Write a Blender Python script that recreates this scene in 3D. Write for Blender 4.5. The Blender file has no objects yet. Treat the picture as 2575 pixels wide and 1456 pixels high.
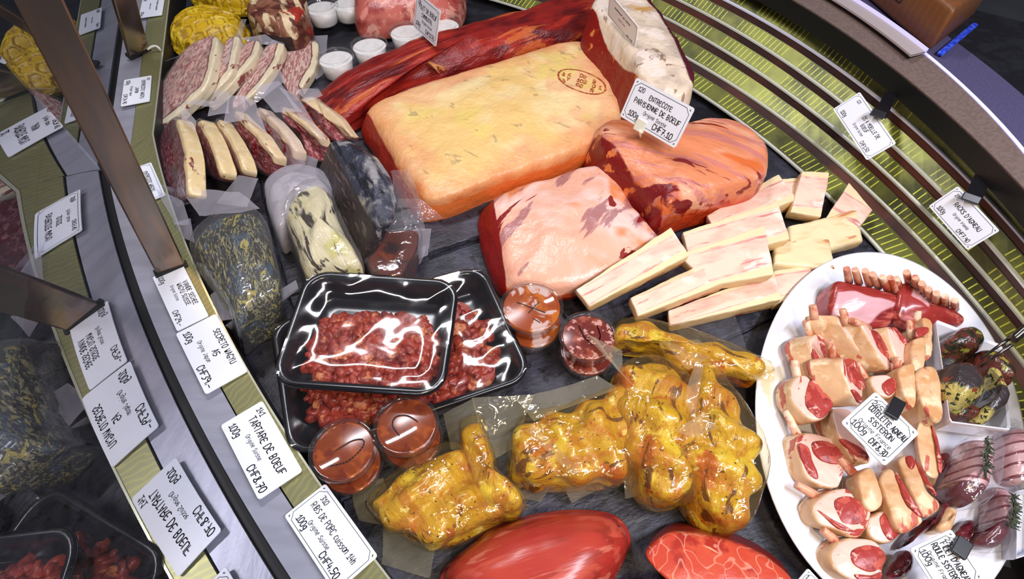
import bpy, bmesh, math, random
from mathutils import Vector, Matrix, noise
random.seed(7)
SC = bpy.context.scene
COL = SC.collection
V = Vector
# ---------------------------------------------------------------- camera
W, H, F = 2575.0, 1456.0, 1400.0
CAM_H, PITCH = 0.62, math.radians(38)
cam_data = bpy.data.cameras.new('camera')
cam_data.sensor_width = 36.0
cam_data.lens = 36.0 * F / W
cam_data.clip_start = 0.01
cam = bpy.data.objects.new('camera', cam_data)
cam.location = (0, 0, CAM_H)
cam.rotation_euler = (PITCH, 0, 0)
COL.objects.link(cam)
SC.camera = cam
# ---------------------------------------------------------------- view, world, lamps
SC.view_settings.view_transform = 'Standard'
SC.view_settings.look = 'None'
SC.view_settings.gamma = 1.0
SC.view_settings.exposure = 0.0
SC.view_settings.use_curve_mapping = False
SC.cycles.transparent_max_bounces = 40
SC.cycles.max_bounces = 10
world = bpy.data.worlds.new('world')
SC.world = world
world.use_nodes = True
world.node_tree.nodes['Background'].inputs[0].default_value = (0.80, 0.82, 1.0, 1)
world.node_tree.nodes['Background'].inputs[1].default_value = 0.10


def area(name, loc, target, size, size_y, power, color):
    d = bpy.data.lights.new(name, 'AREA')
    d.shape = 'RECTANGLE'
    d.size, d.size_y, d.energy, d.color = size, size_y, power, color
    o = bpy.data.objects.new(name, d)
    o.location = loc
    o.rotation_euler = (V(target) - V(loc)).to_track_quat('-Z', 'Y').to_euler()
    COL.objects.link(o)
    return o


area('led_strip_light', (0.66, -0.02, 1.22), (0.16, 0.46, 0), 0.70, 0.035, 17.5, (0.86, 0.88, 1.0))
area('counter_spot_light', (0.10, -0.45, 1.30), (0.0, 0.5, 0), 0.14, 0.14, 9, (1.0, 0.80, 0.50))
area('shop_ceiling_light', (-0.35, 1.15, 1.5), (-0.1, 0.8, 0), 0.60, 0.05, 12, (0.96, 0.95, 1.0))


# ---------------------------------------------------------------- picture point at a given height -> place on the counter
def U(px, py, h=0.0):
    c, s = math.cos(PITCH), math.sin(PITCH)
    x, y = (px - W / 2) / F, -(py - H / 2) / F
    d = V((x, s + y * c, -c + y * s))
    return V((0, 0, CAM_H)) + d * ((h - CAM_H) / d.z)


def P(pts, h=0.0):
    return [U(p[0], p[1], p[2] if len(p) > 2 else h) for p in pts]


# ---------------------------------------------------------------- objects
def link(o, parent=None):
    COL.objects.link(o)
    if parent is not None:
        o.parent = parent
    return o


def tag(o, label=None, cat=None, group=None, kind=None):
    if label:
        o['label'] = label
        if not kind: o['kind'] = 'thing'
    if cat: o['category'] = cat
    if group: o['group'] = group
    if kind: o['kind'] = kind
    return o


def empty(name, loc=(0, 0, 0), label=None, cat=None, group=None, mat=None):
    o = bpy.data.objects.new(name, None)
    o.empty_display_size = 0.02
    if mat is not None: o.matrix_basis = mat
    else: o.location = loc
    COL.objects.link(o)
    return tag(o, label, cat, group)


def mw(o):
    m = o.matrix_basis.copy()
    return mw(o.parent) @ m if o.parent is not None else m


def mobj(name, bm, mat, parent=None, smooth=True, frame=None):
    """links a bmesh as ONE object. frame given: verts are in the world and the object sits at frame; else verts are local to the parent"""
    if frame is not None: bm.transform(frame.inverted())
    me = bpy.data.meshes.new(name)
    bm.to_mesh(me)
    bm.free()
    for p in me.polygons: p.use_smooth = smooth and len(p.vertices) <= 4
    for m in (mat if isinstance(mat, (list, tuple)) else [mat]): me.materials.append(m)
    o = bpy.data.objects.new(name, me)
    COL.objects.link(o)
    if parent is not None: o.parent = parent
    if frame is not None:
        o.matrix_basis = mw(parent).inverted() @ frame if parent is not None else frame
    return o


def frame_at(o, xdir=None, zdir=None):
    x = V(xdir if xdir is not None else (1, 0, 0))
    if zdir is None:
        z = V((0, 0, 1)); x = V((x.x, x.y, 0))
    else:
        z = V(zdir).normalized(); x = x - z * x.dot(z)
    x = x.normalized() if x.length > 1e-6 else V((1, 0, 0))
    y = z.cross(x).normalized()
    m = Matrix((x, y, z)).transposed().to_4x4()
    m.translation = V(o)
    return m


def copy_tree(o, parent=None):
    c = o.copy()
    COL.objects.link(c)
    if parent is not None: c.parent = parent
    for ch in list(o.children): copy_tree(ch, c)
    return c


# ---------------------------------------------------------------- geometry
def spline(pts, n, closed=True):
    k = len(pts)
    out = []
    L = []
    segs = k if closed else k - 1
    g = lambda i: pts[i % k] if closed else pts[max(0, min(k - 1, i))]
    dense = []
    for i in range(segs):
        p0, p1, p2, p3 = g(i - 1), g(i), g(i + 1), g(i + 2)
        for j in range(16):
            t = j / 16
            dense.append(0.5 * ((2 * p1) + (p2 - p0) * t + (2 * p0 - 5 * p1 + 4 * p2 - p3) * t * t + (3 * p1 - p0 - 3 * p2 + p3) * t ** 3))
    dense.append(g(0) if closed else pts[-1])
    d = [0]
    for a, b in zip(dense, dense[1:]): d.append(d[-1] + (b - a).length)
    tot = d[-1]
    j = 0
    m = n if closed else n - 1
    for i in range(n):
        s = tot * i / m
        while j < len(d) - 2 and d[j + 1] < s: j += 1
        f = (s - d[j]) / max(1e-9, d[j + 1] - d[j])
        out.append(dense[j].lerp(dense[j + 1], min(1, f)))
    return out


def polyres(pts, n):
    k = len(pts); L = [(pts[(i + 1) % k] - pts[i]).length for i in range(k)]; tot = sum(L)
    out = []
    for j in range(n):
        s = tot * j / n; i = 0
        while s > L[i] and i < k - 1: s -= L[i]; i += 1
        out.append(pts[i].lerp(pts[(i + 1) % k], s / L[i]))
    return out


def fbm(p, f, o=3):
    v = 0; a = 1; s = 0
    for i in range(o):
        v += a * noise.noise(p * f); s += a; a *= .5; f *= 2.1; p = p + V((3.1, 1.7, 9.2))
    return v / s


def solid(name, top, ext, mat, parent=None, n=110, rt=14, rs=9, rnd=.012, dome=0., bot=1., amp=.002, freq=25., seed=0.,
          mask=None, ax=None, belly=0., corners=False, disp=None, rb=None, lumps=0., ell=None, sq=.8):
    """irregular solid: top outline (closed, world points), ext = vector from the top face to the bottom face"""
    ext = V(ext)
    top = polyres(top, n) if corners else spline(top, n)
    c = sum(top, V()) / n
    up = -ext.normalized()
    Hh = ext.length
    rnd = min(rnd, Hh * .48)
    rb = rnd if rb is None else rb
    rings = []      # (list of points, t)
    if ell:
        nn = rt + 6
        for i in range(1, nn + 1):
            a = i / nn * math.pi / 2
            rings.append(([c + (p - c) * math.sin(a) ** sq + up * (dome - (dome + ell * Hh) * (1 - math.cos(a))) for p in top], i / nn))
        rnd = ell * Hh
    else:
        for i in range(1, rt + 1):
            s = i / rt
            ring = []
            for p in top:
                r = p - c; L = r.length
                q = c + r * (s * max(.1, 1 - rnd / max(L, 1e-5)))
                ring.append(q + up * dome * (1 - s * s))
            rings.append((ring, s * .85))
        for k in range(1, 6):
            a = k / 5 * math.pi / 2
            ring = []
            for p in top:
                r = p - c; L = r.length; rn = min(rnd, L * .9)
                ring.append(c + r * ((L - rn + rn * math.sin(a)) / L) - up * (rnd - rnd * math.cos(a)))
            rings.append((ring, .85 + .15 * k / 5))
    for k in range(1, rs + 1):
        u = k / rs
        ring = []
        for p in top:
            r = p - c; L = r.length
            w = 1 + (bot - 1) * u + belly * math.sin(u * math.pi)
            drop = rnd + (Hh - rnd) * u
            if u > .999: w *= max(.1, 1 - rb * .5 / L)
            ring.append(c + r * w - up * drop)
        rings.append((ring, 1 + u))
    bm = bmesh.new()
    la = bm.verts.layers.float.new('t')
    lm = bm.verts.layers.float.new('m')
    cv = bm.verts.new(c + up * dome); cv[la] = 0
    vs = []
    for ring, t in rings:
        row = []
        for p in ring:
            v = bm.verts.new(p); v[la] = t; row.append(v)
        vs.append(row)
    for i in range(n): bm.faces.new((cv, vs[0][i], vs[0][(i + 1) % n]))
    for a, b in zip(vs, vs[1:]):
        for i in range(n): bm.faces.new((a[i], b[i], b[(i + 1) % n], a[(i + 1) % n]))
    bv = bm.verts.new(c + ext); bv[la] = 2
    for i in range(n): bm.faces.new((vs[-1][i], bv, vs[-1][(i + 1) % n]))
    bmesh.ops.recalc_face_normals(bm, faces=bm.faces)
    bm.normal_update()
    sd = V((seed * 3.7, seed * 1.3, seed * 7.1))
    if mask:
        for v in bm.verts: v[lm] = mask(v.co, v[la])
    mv = []
    for v in bm.verts:
        d = fbm(v.co + sd, freq, 3) * amp
        if lumps: d += noise.noise((v.co + sd) * freq * .3) * lumps
        if disp: d += disp(v.co, v[la], v.normal)
        if v[la] > 1.6: d *= max(0, 2 - v[la]) / .4
        mv.append(v.co + v.normal * d)
    for v, q in zip(bm.verts, mv): v.co = q
    zmin = (c + ext)
    if ax is None:
        best = max(((p - q) for p in top[::4] for q in top[::4]), key=lambda w: w.length)
        ax = best
    fr = frame_at(zmin, ax)
    o = mobj(name, bm, mat, parent, True, fr)
    return o


def tube_bm(bm, pts, r, k=10, cap=True, rad=None):
    pts = [V(p) for p in pts]
    rows = []
    t0 = (pts[1] - pts[0]).normalized()
    nrm = t0.orthogonal().normalized()
    for i, p in enumerate(pts):
        a = pts[max(0, i - 1)]; b = pts[min(len(pts) - 1, i + 1)]
        t = (b - a).normalized()
        nrm = (nrm - t * nrm.dot(t)).normalized()
        bn = t.cross(nrm)
        rr = rad(i / (len(pts) - 1)) * r if rad else r
        rows.append([bm.verts.new(p + (nrm * math.cos(2 * math.pi * j / k) + bn * math.sin(2 * math.pi * j / k)) * rr) for j in range(k)])
    for a, b in zip(rows, rows[1:]):
        for j in range(k): bm.faces.new((a[j], a[(j + 1) % k], b[(j + 1) % k], b[j]))
    if cap:
        bm.faces.new(rows[0][::-1]); bm.faces.new(rows[-1])
    return bm


def box_bm(bm, fr, sx, sy, sz, bev=0.0, seg=2):
    """box centred in x,y, standing on z=0 of frame fr"""
    r = bmesh.ops.create_cube(bm, size=1)
    vs = r['verts']
    for v in vs: v.co = V((v.co.x * sx, v.co.y * sy, (v.co.z + .5) * sz))
    if bev:
        es = list({e for v in vs for e in v.link_edges})
        rr = bmesh.ops.bevel(bm, geom=es, offset=bev, segments=seg, affect='EDGES', profile=.5)
        vs = list({v for f in rr['faces'] for v in f.verts} | {v for v in vs if v.is_valid})
    for v in vs: v.co = fr @ v.co
    return bm


def lathe_bm(bm, prof, k=40, fr=None, cx=1., cy=1.):
    rows = []
    for r, z in prof:
        if r < 1e-6: rows.append([bm.verts.new((0, 0, z))])
        else: rows.append([bm.verts.new((r * cx * math.cos(2 * math.pi * j / k), r * cy * math.sin(2 * math.pi * j / k), z)) for j in range(k)])
    new = [v for r in rows for v in r]
    for a, b in zip(rows, rows[1:]):
        for j in range(k):
            q = (a[j % len(a)], a[(j + 1) % len(a)], b[(j + 1) % len(b)], b[j % len(b)])
            u = []
            for v in q:
                if v not in u: u.append(v)
            if len(u) > 2: bm.faces.new(u)
    if fr is not None:
        for v in new: v.co = fr @ v.co
    return bm


def sheet_bm(bm, A, B, C, D, nx=26, ny=26, amp=.004, freq=18., seed=0., fold=.0):
    """crumpled film between four corners (A-B first edge, D-C opposite)"""
    sd = V((seed * 5.3, seed * 2.9, seed * 8.7))
    nrm = ((B - A).cross(D - A)).normalized()
    rows = []
    for j in range(ny + 1):
        v = j / ny
        row = []
        for i in range(nx + 1):
            u = i / nx
            p = A.lerp(B, u).lerp(D.lerp(C, u), v)
            d = fbm(p + sd, freq, 2) * amp
            rd = 1 - abs(noise.noise((p + sd) * freq * .6)) * 2
            d += rd * fold
            e = fbm(p + sd * 2, freq * .7, 2) * amp * .7
            row.append(bm.verts.new(p + nrm * d + (B - A).normalized() * e))
        rows.append(row)
    for a, b in zip(rows, rows[1:]):
        for i in range(nx): bm.faces.new((a[i], a[i + 1], b[i + 1], b[i]))
    return bm


# ---------------------------------------------------------------- materials
def srgb(c):
    if isinstance(c, str):
        c = [int(c[i:i + 2], 16) / 255 for i in (0, 2, 4)]
    f = lambda x: x / 12.92 if x <= .04045 else ((x + .055) / 1.055) ** 2.4
    return (f(c[0]), f(c[1]), f(c[2]), 1)


class NT:
    def __init__(s, name):
        s.m = bpy.data.materials.new(name); s.m.use_nodes = True
        s.t = s.m.node_tree; s.t.nodes.clear()
        s.out = s.t.nodes.new('ShaderNodeOutputMaterial')
        s.tc = s.t.nodes.new('ShaderNodeTexCoord')

    def n(s, ty, **kw):
        nd = s.t.nodes.new('ShaderNode' + ty)
        for k, v in kw.items():
            if k.startswith('i_'):
                nd.inputs[k[2:].replace('_', ' ')].default_value = v
            else: setattr(nd, k, v)
        return nd

    def l(s, a, b): s.t.links.new(a, b)

    def coord(s, st=(1, 1, 1), rot=(0, 0, 0), src='Object', loc=(0, 0, 0)):
        mp = s.n('Mapping')
        mp.inputs['Scale'].default_value = st; mp.inputs['Rotation'].default_value = rot; mp.inputs['Location'].default_value = loc
        s.l(s.tc.outputs[src], mp.inputs['Vector'])
        return mp.outputs[0]

    def math(s, op, a, b=None, clamp=False):
        nd = s.n('Math', operation=op); nd.use_clamp = clamp
        for i, x in enumerate((a, b)):
            if x is None: continue
            if isinstance(x, (int, float)): nd.inputs[i].default_value = x
            else: s.l(x, nd.inputs[i])
        return nd.outputs[0]

    def ramp(s, x, lo, hi):
        nd = s.n('MapRange'); nd.clamp = True; nd.interpolation_type = 'SMOOTHSTEP' if lo < hi else 'LINEAR'
        s.l(x, nd.inputs[0])
        nd.inputs[1].default_value, nd.inputs[2].default_value = lo, hi
        return nd.outputs[0]

    def tex(s, kind, scale, st=(1, 1, 1), det=3., dist=0., rough=.55, rot=(0, 0, 0), src='Object', loc=(0, 0, 0)):
        co = s.coord(st, rot, src, loc)
        if kind == 'n':
            nd = s.n('TexNoise'); nd.inputs['Scale'].default_value = scale; nd.inputs['Detail'].default_value = det
            nd.inputs['Roughness'].default_value = rough; nd.inputs['Distortion'].default_value = dist
            s.l(co, nd.inputs['Vector']); return nd.outputs[0]
        if kind == 'w':
            nd = s.n('TexWave'); nd.inputs['Scale'].default_value = scale; nd.inputs['Detail'].default_value = det
            nd.inputs['Distortion'].default_value = dist; nd.inputs['Detail Scale'].default_value = 1.5
            s.l(co, nd.inputs['Vector']); return nd.outputs[1]
        nd = s.n('TexVoronoi'); nd.inputs['Scale'].default_value = scale
        if kind == 'e': nd.feature = 'DISTANCE_TO_EDGE'
        if dist:
            nz = s.n('TexNoise'); nz.inputs['Scale'].default_value = scale * .8; s.l(co, nz.inputs['Vector'])
            mx = s.n('Mix', data_type='VECTOR'); mx.inputs[0].default_value = dist
            s.l(co, mx.inputs[4]); s.l(nz.outputs[1], mx.inputs[5]); co = mx.outputs[1]
        s.l(co, nd.inputs['Vector']); return nd.outputs[0]

    def attr(s, name):
        nd = s.n('Attribute'); nd.attribute_name = name
        return nd.outputs[2]

    def schlick(s, f0, nrm=None):
        g = s.n('NewGeometry'); d = s.n('VectorMath', operation='DOT_PRODUCT')
        s.l(g.outputs['Incoming'], d.inputs[0]); s.l(nrm if nrm is not None else g.outputs['Normal'], d.inputs[1])
        c = s.math('SUBTRACT', 1.0, s.math('ABSOLUTE', d.outputs['Value']), True)
        return s.math('ADD', f0, s.math('MULTIPLY', s.math('POWER', c, 5.0), 1 - f0), True)

    def mix(s, f, a, b):
        nd = s.n('Mix', data_type='RGBA')
        if isinstance(f, (int, float)): nd.inputs[0].default_value = f
        else: s.l(f, nd.inputs[0])
        for i, x in ((6, a), (7, b)):
            if isinstance(x, tuple): nd.inputs[i].default_value = x
            else: s.l(x, nd.inputs[i])
        return nd.outputs[2]


def mat(name, base, layers=(), rough=.4, metal=0., bump=None, coat=0., spec=.5, sss=0., rlayer=None, alpha=None, emit=None, aniso=0.):
    """layers: (kind, colour, scale, lo, hi, opts); opts st, det, dist, k, rot, by (attribute: multiply), nby (1-attribute), nz (noise added to an 'a' layer)"""
    N = NT(name)
    col = srgb(base)
    for L in layers:
        kind, c, scale, lo, hi = L[:5]
        o = L[5] if len(L) > 5 else {}
        if kind == 'a':
            x = N.attr(scale)
            if o.get('nz'):
                nn = N.tex('n', o.get('ns', 40.), o.get('st', (1, 1, 1)), 4)
                x = N.math('ADD', x, N.math('MULTIPLY', N.math('SUBTRACT', nn, .5), o['nz']))
        else:
            x = N.tex(kind, scale, o.get('st', (1, 1, 1)), o.get('det', 3.), o.get('dist', 0.), rot=o.get('rot', (0, 0, 0)), src=o.get('src', 'Object'), loc=o.get('loc', (0, 0, 0)))
        if kind == 'n': lo, hi = .5 + (lo - .5) * .62, .5 + (hi - .5) * .62
        f = N.ramp(x, lo, hi) if lo < hi else N.math('SUBTRACT', 1.0, N.ramp(x, hi, lo))
        if o.get('by'): f = N.math('MULTIPLY', f, N.attr(o['by']), True)
        if o.get('nby'): f = N.math('MULTIPLY', f, N.math('SUBTRACT', 1.0, N.attr(o['nby']), True), True)
        if o.get('k', 1) != 1: f = N.math('MULTIPLY', f, o['k'])
        col = N.mix(f, col, srgb(c))
    b = N.n('BsdfPrincipled')
    if isinstance(col, tuple): b.inputs['Base Color'].default_value = col
    else: N.l(col, b.inputs['Base Color'])
    b.inputs['Roughness'].default_value = rough
    b.inputs['Metallic'].default_value = metal
    b.inputs['Specular IOR Level'].default_value = spec
    b.inputs['Coat Weight'].default_value = coat
    b.inputs['Coat Roughness'].default_value = .12
    b.inputs['Anisotropic'].default_value = aniso
    if sss:
        b.inputs['Subsurface Weight'].default_value = sss
        b.inputs['Subsurface Radius'].default_value = (.006, .002, .001)
        b.inputs['Subsurface Scale'].default_value = 1.0
    if emit:
        b.inputs['Emission Color'].default_value = srgb(emit[0]); b.inputs['Emission Strength'].default_value = emit[1]
    prev = None
    for (kind, scale, strength, dist, *r) in (bump or ()):
        o = r[0] if r else {}
        x = N.tex(kind, scale, o.get('st', (1, 1, 1)), o.get('det', 4.), o.get('dist', 0.))
        bp = N.n('Bump'); bp.inputs['Strength'].default_value = min(1, strength * 1.7); bp.inputs['Distance'].default_value = dist * 1.3
        N.l(x, bp.inputs['Height'])
        if prev: N.l(prev, bp.inputs['Normal'])
        prev = bp.outputs[0]
    if prev: N.l(prev, b.inputs['Normal'])
    N.l(b.outputs[0], N.out.inputs[0])
    return N.m


def film(name, tint='ffffff', haze=.10, gloss=.5, rough=.08, bump=.5, scale=60., hazec='e8e6f0', fres=1.45):
    """thin clear plastic film: see-through, a little milky, glossy"""
    N = NT(name)
    tr = N.n('BsdfTransparent'); tr.inputs[0].default_value = srgb(tint)
    gl = N.n('BsdfGlossy'); gl.inputs['Roughness'].default_value = rough
    df = N.n('BsdfTranslucent'); df.inputs[0].default_value = srgb(hazec)
    d2 = N.n('BsdfDiffuse'); d2.inputs[0].default_value = srgb(hazec)
    ad = N.n('MixShader'); ad.inputs[0].default_value = .4
    N.l(d2.outputs[0], ad.inputs[1]); N.l(df.outputs[0], ad.inputs[2])
    x = N.tex('n', scale, det=2., dist=.6)
    bp = N.n('Bump'); bp.inputs['Strength'].default_value = bump; bp.inputs['Distance'].default_value = .004
    N.l(x, bp.inputs['Height']); N.l(bp.outputs[0], gl.inputs['Normal'])
    fr = N.schlick(((fres - 1) / (fres + 1)) ** 2 * 1.6, bp.outputs[0])
    m1 = N.n('MixShader'); m1.inputs[0].default_value = haze
    N.l(tr.outputs[0], m1.inputs[1]); N.l(ad.outputs[0], m1.inputs[2])
    m2 = N.n('MixShader')
    N.l(N.math('MULTIPLY', fr, gloss), m2.inputs[0])
    N.l(m1.outputs[0], m2.inputs[1]); N.l(gl.outputs[0], m2.inputs[2])
    N.l(m2.outputs[0], N.out.inputs[0])
    return N.m


# ---------------------------------------------------------------- handwriting and cards
GL = {'A': '02 28 42;14 34', 'B': '02 08 28 37 36 25 05;25 34 33 22 02', 'C': '47 38 18 06 04 12 32 43', 'D': '02 08 28 46 44 22 02',
      'E': '47 18 06 04 12 42;05 35', '~': '03 15 24 36 45;14 33', 'F': '02 08 48;05 35', 'G': '47 38 18 06 04 12 32 44 24', 'H': '02 08;42 48;05 45', 'I': '22 28',
      'J': '38 33 22 12 03', 'K': '02 08;48 05 42', 'L': '08 02 42', 'M': '02 08 25 48 42', 'N': '02 08 42 48', 'O': '18 06 04 12 32 44 46 38 18',
      'P': '02 08 28 47 46 35 05', 'R': '02 08 28 47 46 35 05;25 42', 'S': '47 28 17 06 25 34 43 22 02', 'T': '08 48;28 22', 'U': '08 03 12 32 43 48',
      'V': '08 22 48', 'W': '08 12 25 32 48', 'X': '02 48;08 42', 'Y': '08 25 48;25 22', 'Z': '08 48 02 42', '0': '18 06 04 12 32 44 46 38 18',
      '1': '06 28 22;02 42', '2': '07 18 38 46 02 42', '3': '08 48 25 44 33 22 02', '4': '18 04 44;36 32', '5': '48 08 05 35 44 33 22 02',
      '6': '38 16 04 12 32 43 34 14', '7': '08 48 12;15 45', '8': '25 17 28 37 25 03 12 32 43 25', '9': '46 37 18 06 15 35 46 42',
      '.': '12 13', '-': '04 44', "'": '28 16', 'a': '36 16 04 12 34 36 32 42', 'o': '16 04 12 32 44 36 16', 'g': '36 16 04 13 33 36 31 20 00',
      'r': '06 02;04 16 36', 'i': '16 12;18 18', 'n': '06 02;04 16 36 32', 'e': '04 34 36 16 04 12 32', 's': '36 16 05 34 33 22 02',
      'u': '06 03 12 32 36;36 32', 'p': '06 00;06 26 35 33 22 02', 'j': '26 21 10;28 28', 'l': '18 12', 'd': '36 16 04 12 32;38 32',
      'f': '38 28 17 12;05 35', 'c': '36 16 04 12 32', 'h': '08 02;04 16 36 32', 't': '18 13 32;06 36', '/': '02 48'}
NARROW = {'I': 2.2, 'i': 2, 'l': 2, '.': 2, "'": 2, '1': 3.6, 'r': 3.4, ' ': 3, 'j': 3}


def ribbon(bm, a, b, w, z):
    d = (b - a)
    if d.length < 1e-7: d = V((w * .6, 0, 0))
    d = d.normalized(); n = V((-d.y, d.x, 0)) * w * .5; e = d * w * .45
    q = [a - e - n, b + e - n, b + e + n, a - e + n]
    bm.faces.new([bm.verts.new((p.x, p.y, z)) for p in q])


XS = .74


def text_w(s, size):
    return sum(NARROW.get(ch, 4.6 if ch.isupper() or ch.isdigit() else 4.0) + 1.0 for ch in s) * size / 6 * XS


def write(bm, s, x, y, size, wt=.15, z=.0009, anchor='l', jit=.35, slant=.05, maxw=None):
    """a line of marker handwriting, cap height = size"""
    u = size / 6
    wdt = text_w(s, size); xs = XS
    if maxw and wdt > maxw: xs = XS * maxw / wdt; wdt = maxw
    if anchor == 'c': x -= wdt / 2
    if anchor == 'r': x -= wdt
    rr = random.Random(s + str(x))
    for ch in s:
        g = GL.get(ch)
        jy = rr.uniform(-jit, jit) * u
        if g:
            for st in g.split(';'):
                pts = []
                for ab in st.split():
                    px, py = int(ab[0]) + rr.uniform(-.15, .15), int(ab[1]) - 2 + rr.uniform(-.15, .15)
                    if ch in NARROW and ch not in '1rj': px -= .5
                    pts.append(V((x + (px + py * slant) * u * xs, y + py * u + jy, 0)))
                if len(pts) > 3: pts = spline(pts, len(pts) * 3, False)
                for a, b in zip(pts, pts[1:]): ribbon(bm, a, b, size * wt, z)
        x += (NARROW.get(ch, 4.6 if ch.isupper() or ch.isdigit() else 4.0) + 1.0) * u * xs
    return x
# ================================================================ the display case
M_steel = mat('brushed_steel', 'b6b6c4', [('n', 'acacba', 60, .35, .7, {'st': (.15, 1, 1), 'det': 5})], rough=.34, metal=.45,
              bump=[('n', 300, .06, .001, {'st': (.2, 1, 1)})])
M_ledge_in = mat('steel_ripple_reflection', '9c9a72', [('w', 'b8b470', 42, .45, 1.0, {'dist': 5.0, 'det': 2, 'k': .55, 'rot': (0, 0, .5)})], rough=.34, metal=.6)  # olive ripples are reflections put into the steel's colour
M_lip = mat('bright_edge', 'e2e2c8', rough=.25, metal=.6)
M_black = mat('black_rubber', '101012', rough=.5)
M_dark = mat('dark_paint', '1a1a1e', rough=.5)
M_well = mat('well_steel', '26262c', [('n', '34343c', 30, .4, .7)], rough=.4, metal=.3)
M_slat = NT('warm_lit_slotted_steel')
if True:
    N = M_slat
    uv = N.n('UVMap'); uv.uv_map = 'UVMap'
    sp = N.n('SeparateXYZ'); N.l(uv.outputs[0], sp.inputs[0])
    fr_ = N.math('FRACT', N.math('MULTIPLY', sp.outputs[0], 1 / .0105))
    line = N.math('LESS_THAN', N.math('ABSOLUTE', N.math('SUBTRACT', fr_, .5)), .085)
    vin = N.math('MULTIPLY', N.math('GREATER_THAN', sp.outputs[1], .12), N.math('LESS_THAN', sp.outputs[1], .90))
    grp = N.math('LESS_THAN', N.math('FRACT', N.math('MULTIPLY', sp.outputs[0], 1 / .1575)), .80)
    msk = N.math('MULTIPLY', N.math('MULTIPLY', line, vin), grp)
    nz = N.tex('n', 14, det=4)
    c0 = N.mix(N.ramp(nz, .35, .65), srgb('55573a'), srgb('8a8c48'))  # warm light on the steel is put into an olive base colour
    c1 = N.mix(msk, c0, srgb('d4da52'))  # yellow stripes: light at the slots, drawn as colour
    b_ = N.n('BsdfPrincipled'); N.l(c1, b_.inputs['Base Color'])
    b_.inputs['Roughness'].default_value = .38
    N.l(N.math('MULTIPLY', N.math('SUBTRACT', 1.0, msk), .55), b_.inputs['Metallic'])
    N.l(b_.outputs[0], N.out.inputs[0])
    M_slat = N.m
M_riser = mat('brown_lit_riser', '4a3532', [('n', '6a4036', 6, .4, .7)], rough=.35, metal=.5)  # red-brown reflection on the metal wall, put into its colour
M_frame = mat('taupe_frame', '6b5a55', [('n', '75635c', 220, .4, .6)], rough=.55)
M_edge = mat('pale_trim', 'e8e6fa', rough=.3)
M_top = mat('purple_lit_grey_worktop', '4c4666', [('n', '565074', 400, .4, .6)], rough=.55)  # grey panel; the purple light falling on it is put into the colour

case = empty('display_case', (0, .6, -.03), 'curved refrigerated display case well with taupe rear frame and purple-lit grey worktop', 'display case')
ledge = empty('steel_ledge', (-.4, .4, .03), 'curved two-band steel ledge along the front glass, carrying the price cards', 'ledge')


def strip(name, A, B, material, parent, uv=False, lip=None, flip=False, smooth=True, nb=1):
    """surface between two rows of points, with real thickness"""
    bm = bmesh.new()
    L = bm.loops.layers.uv.new('UVMap')
    n = len(A)
    acc = [0]
    for i in range(1, n): acc.append(acc[-1] + (A[i] - A[i - 1]).length)
    top = [[bm.verts.new(A[i].lerp(B[i], j / nb)) for i in range(n)] for j in range(nb + 1)]
    d = V((0, 0, -.003))
    lo = [[bm.verts.new(v.co + d) for v in r] for r in (top[0], top[-1])]

    def q(a, b, v0, v1):
        for i in range(n - 1):
            f = bm.faces.new((a[i], a[i + 1], b[i + 1], b[i]))
            for l, (u, v) in zip(f.loops, ((acc[i], v0), (acc[i + 1], v0), (acc[i + 1], v1), (acc[i], v1))): l[L].uv = (u, v)
    for j in range(nb): q(top[j], top[j + 1], j / nb, (j + 1) / nb)
    q(lo[0], top[0], 0, 0); q(top[-1], lo[1], 1, 1); q(lo[1], lo[0], 0, 0)
    bmesh.ops.recalc_face_normals(bm, faces=bm.faces)
    o = mobj(name, bm, material, parent, False, frame_at(A[n // 2]))
    return o


# -- ledge and glass line: a straight wing (A) and a long curve (B)
def arc(cx, cy, R, a0, a1, n, z=0):
    return [V((cx + R * math.cos(math.radians(a0 + (a1 - a0) * i / (n - 1))), cy + R * math.sin(math.radians(a0 + (a1 - a0) * i / (n - 1))), z)) for i in range(n)]


NB = 60
GB = arc(1.831, 2.086, 2.847, 209.1, 233, NB)
LB = arc(1.809, 2.018, 2.71, 207.0, 231, NB)
GA = [V((-.660 - .356 * t, .70 + .986 * t, 0)) for t in (0, .4, .8, 1.2)]
LA = [LB[0] + V((-.3064, .952, 0)) * t for t in (0, .4, .8, 1.2)]


def band(Ga, La, w, z): return [g.lerp(l, w) + V((0, 0, z)) for g, l in zip(Ga, La)]


for Ga, La in ((GB, LB), (GA, LA)):
    strip('glass_gasket', band(Ga, La, -.07, .030), band(Ga, La, .07, .030), M_black, ledge)
    lo = strip('ledge_outer_panel', band(Ga, La, .075, .034), band(Ga, La, .53, .036), M_steel, ledge)
    strip('ledge_groove', band(Ga, La, .535, .032), band(Ga, La, .56, .032), M_dark, lo)
    li = strip('ledge_inner_panel', band(Ga, La, .555, .0385), band(Ga, La, .965, .040), M_ledge_in, ledge)
    strip('ledge_lip', band(Ga, La, .965, .041), band(Ga, La, .995, .041), M_lip, li)
    strip('ledge_face', band(Ga, La, 1.0, .040), band(Ga, La, 1.02, -.02), M_dark, li)
    strip('outer_skirt', band(Ga, La, -.072, .028), band(Ga, La, -.075, -.5), M_dark, ledge)

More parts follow.
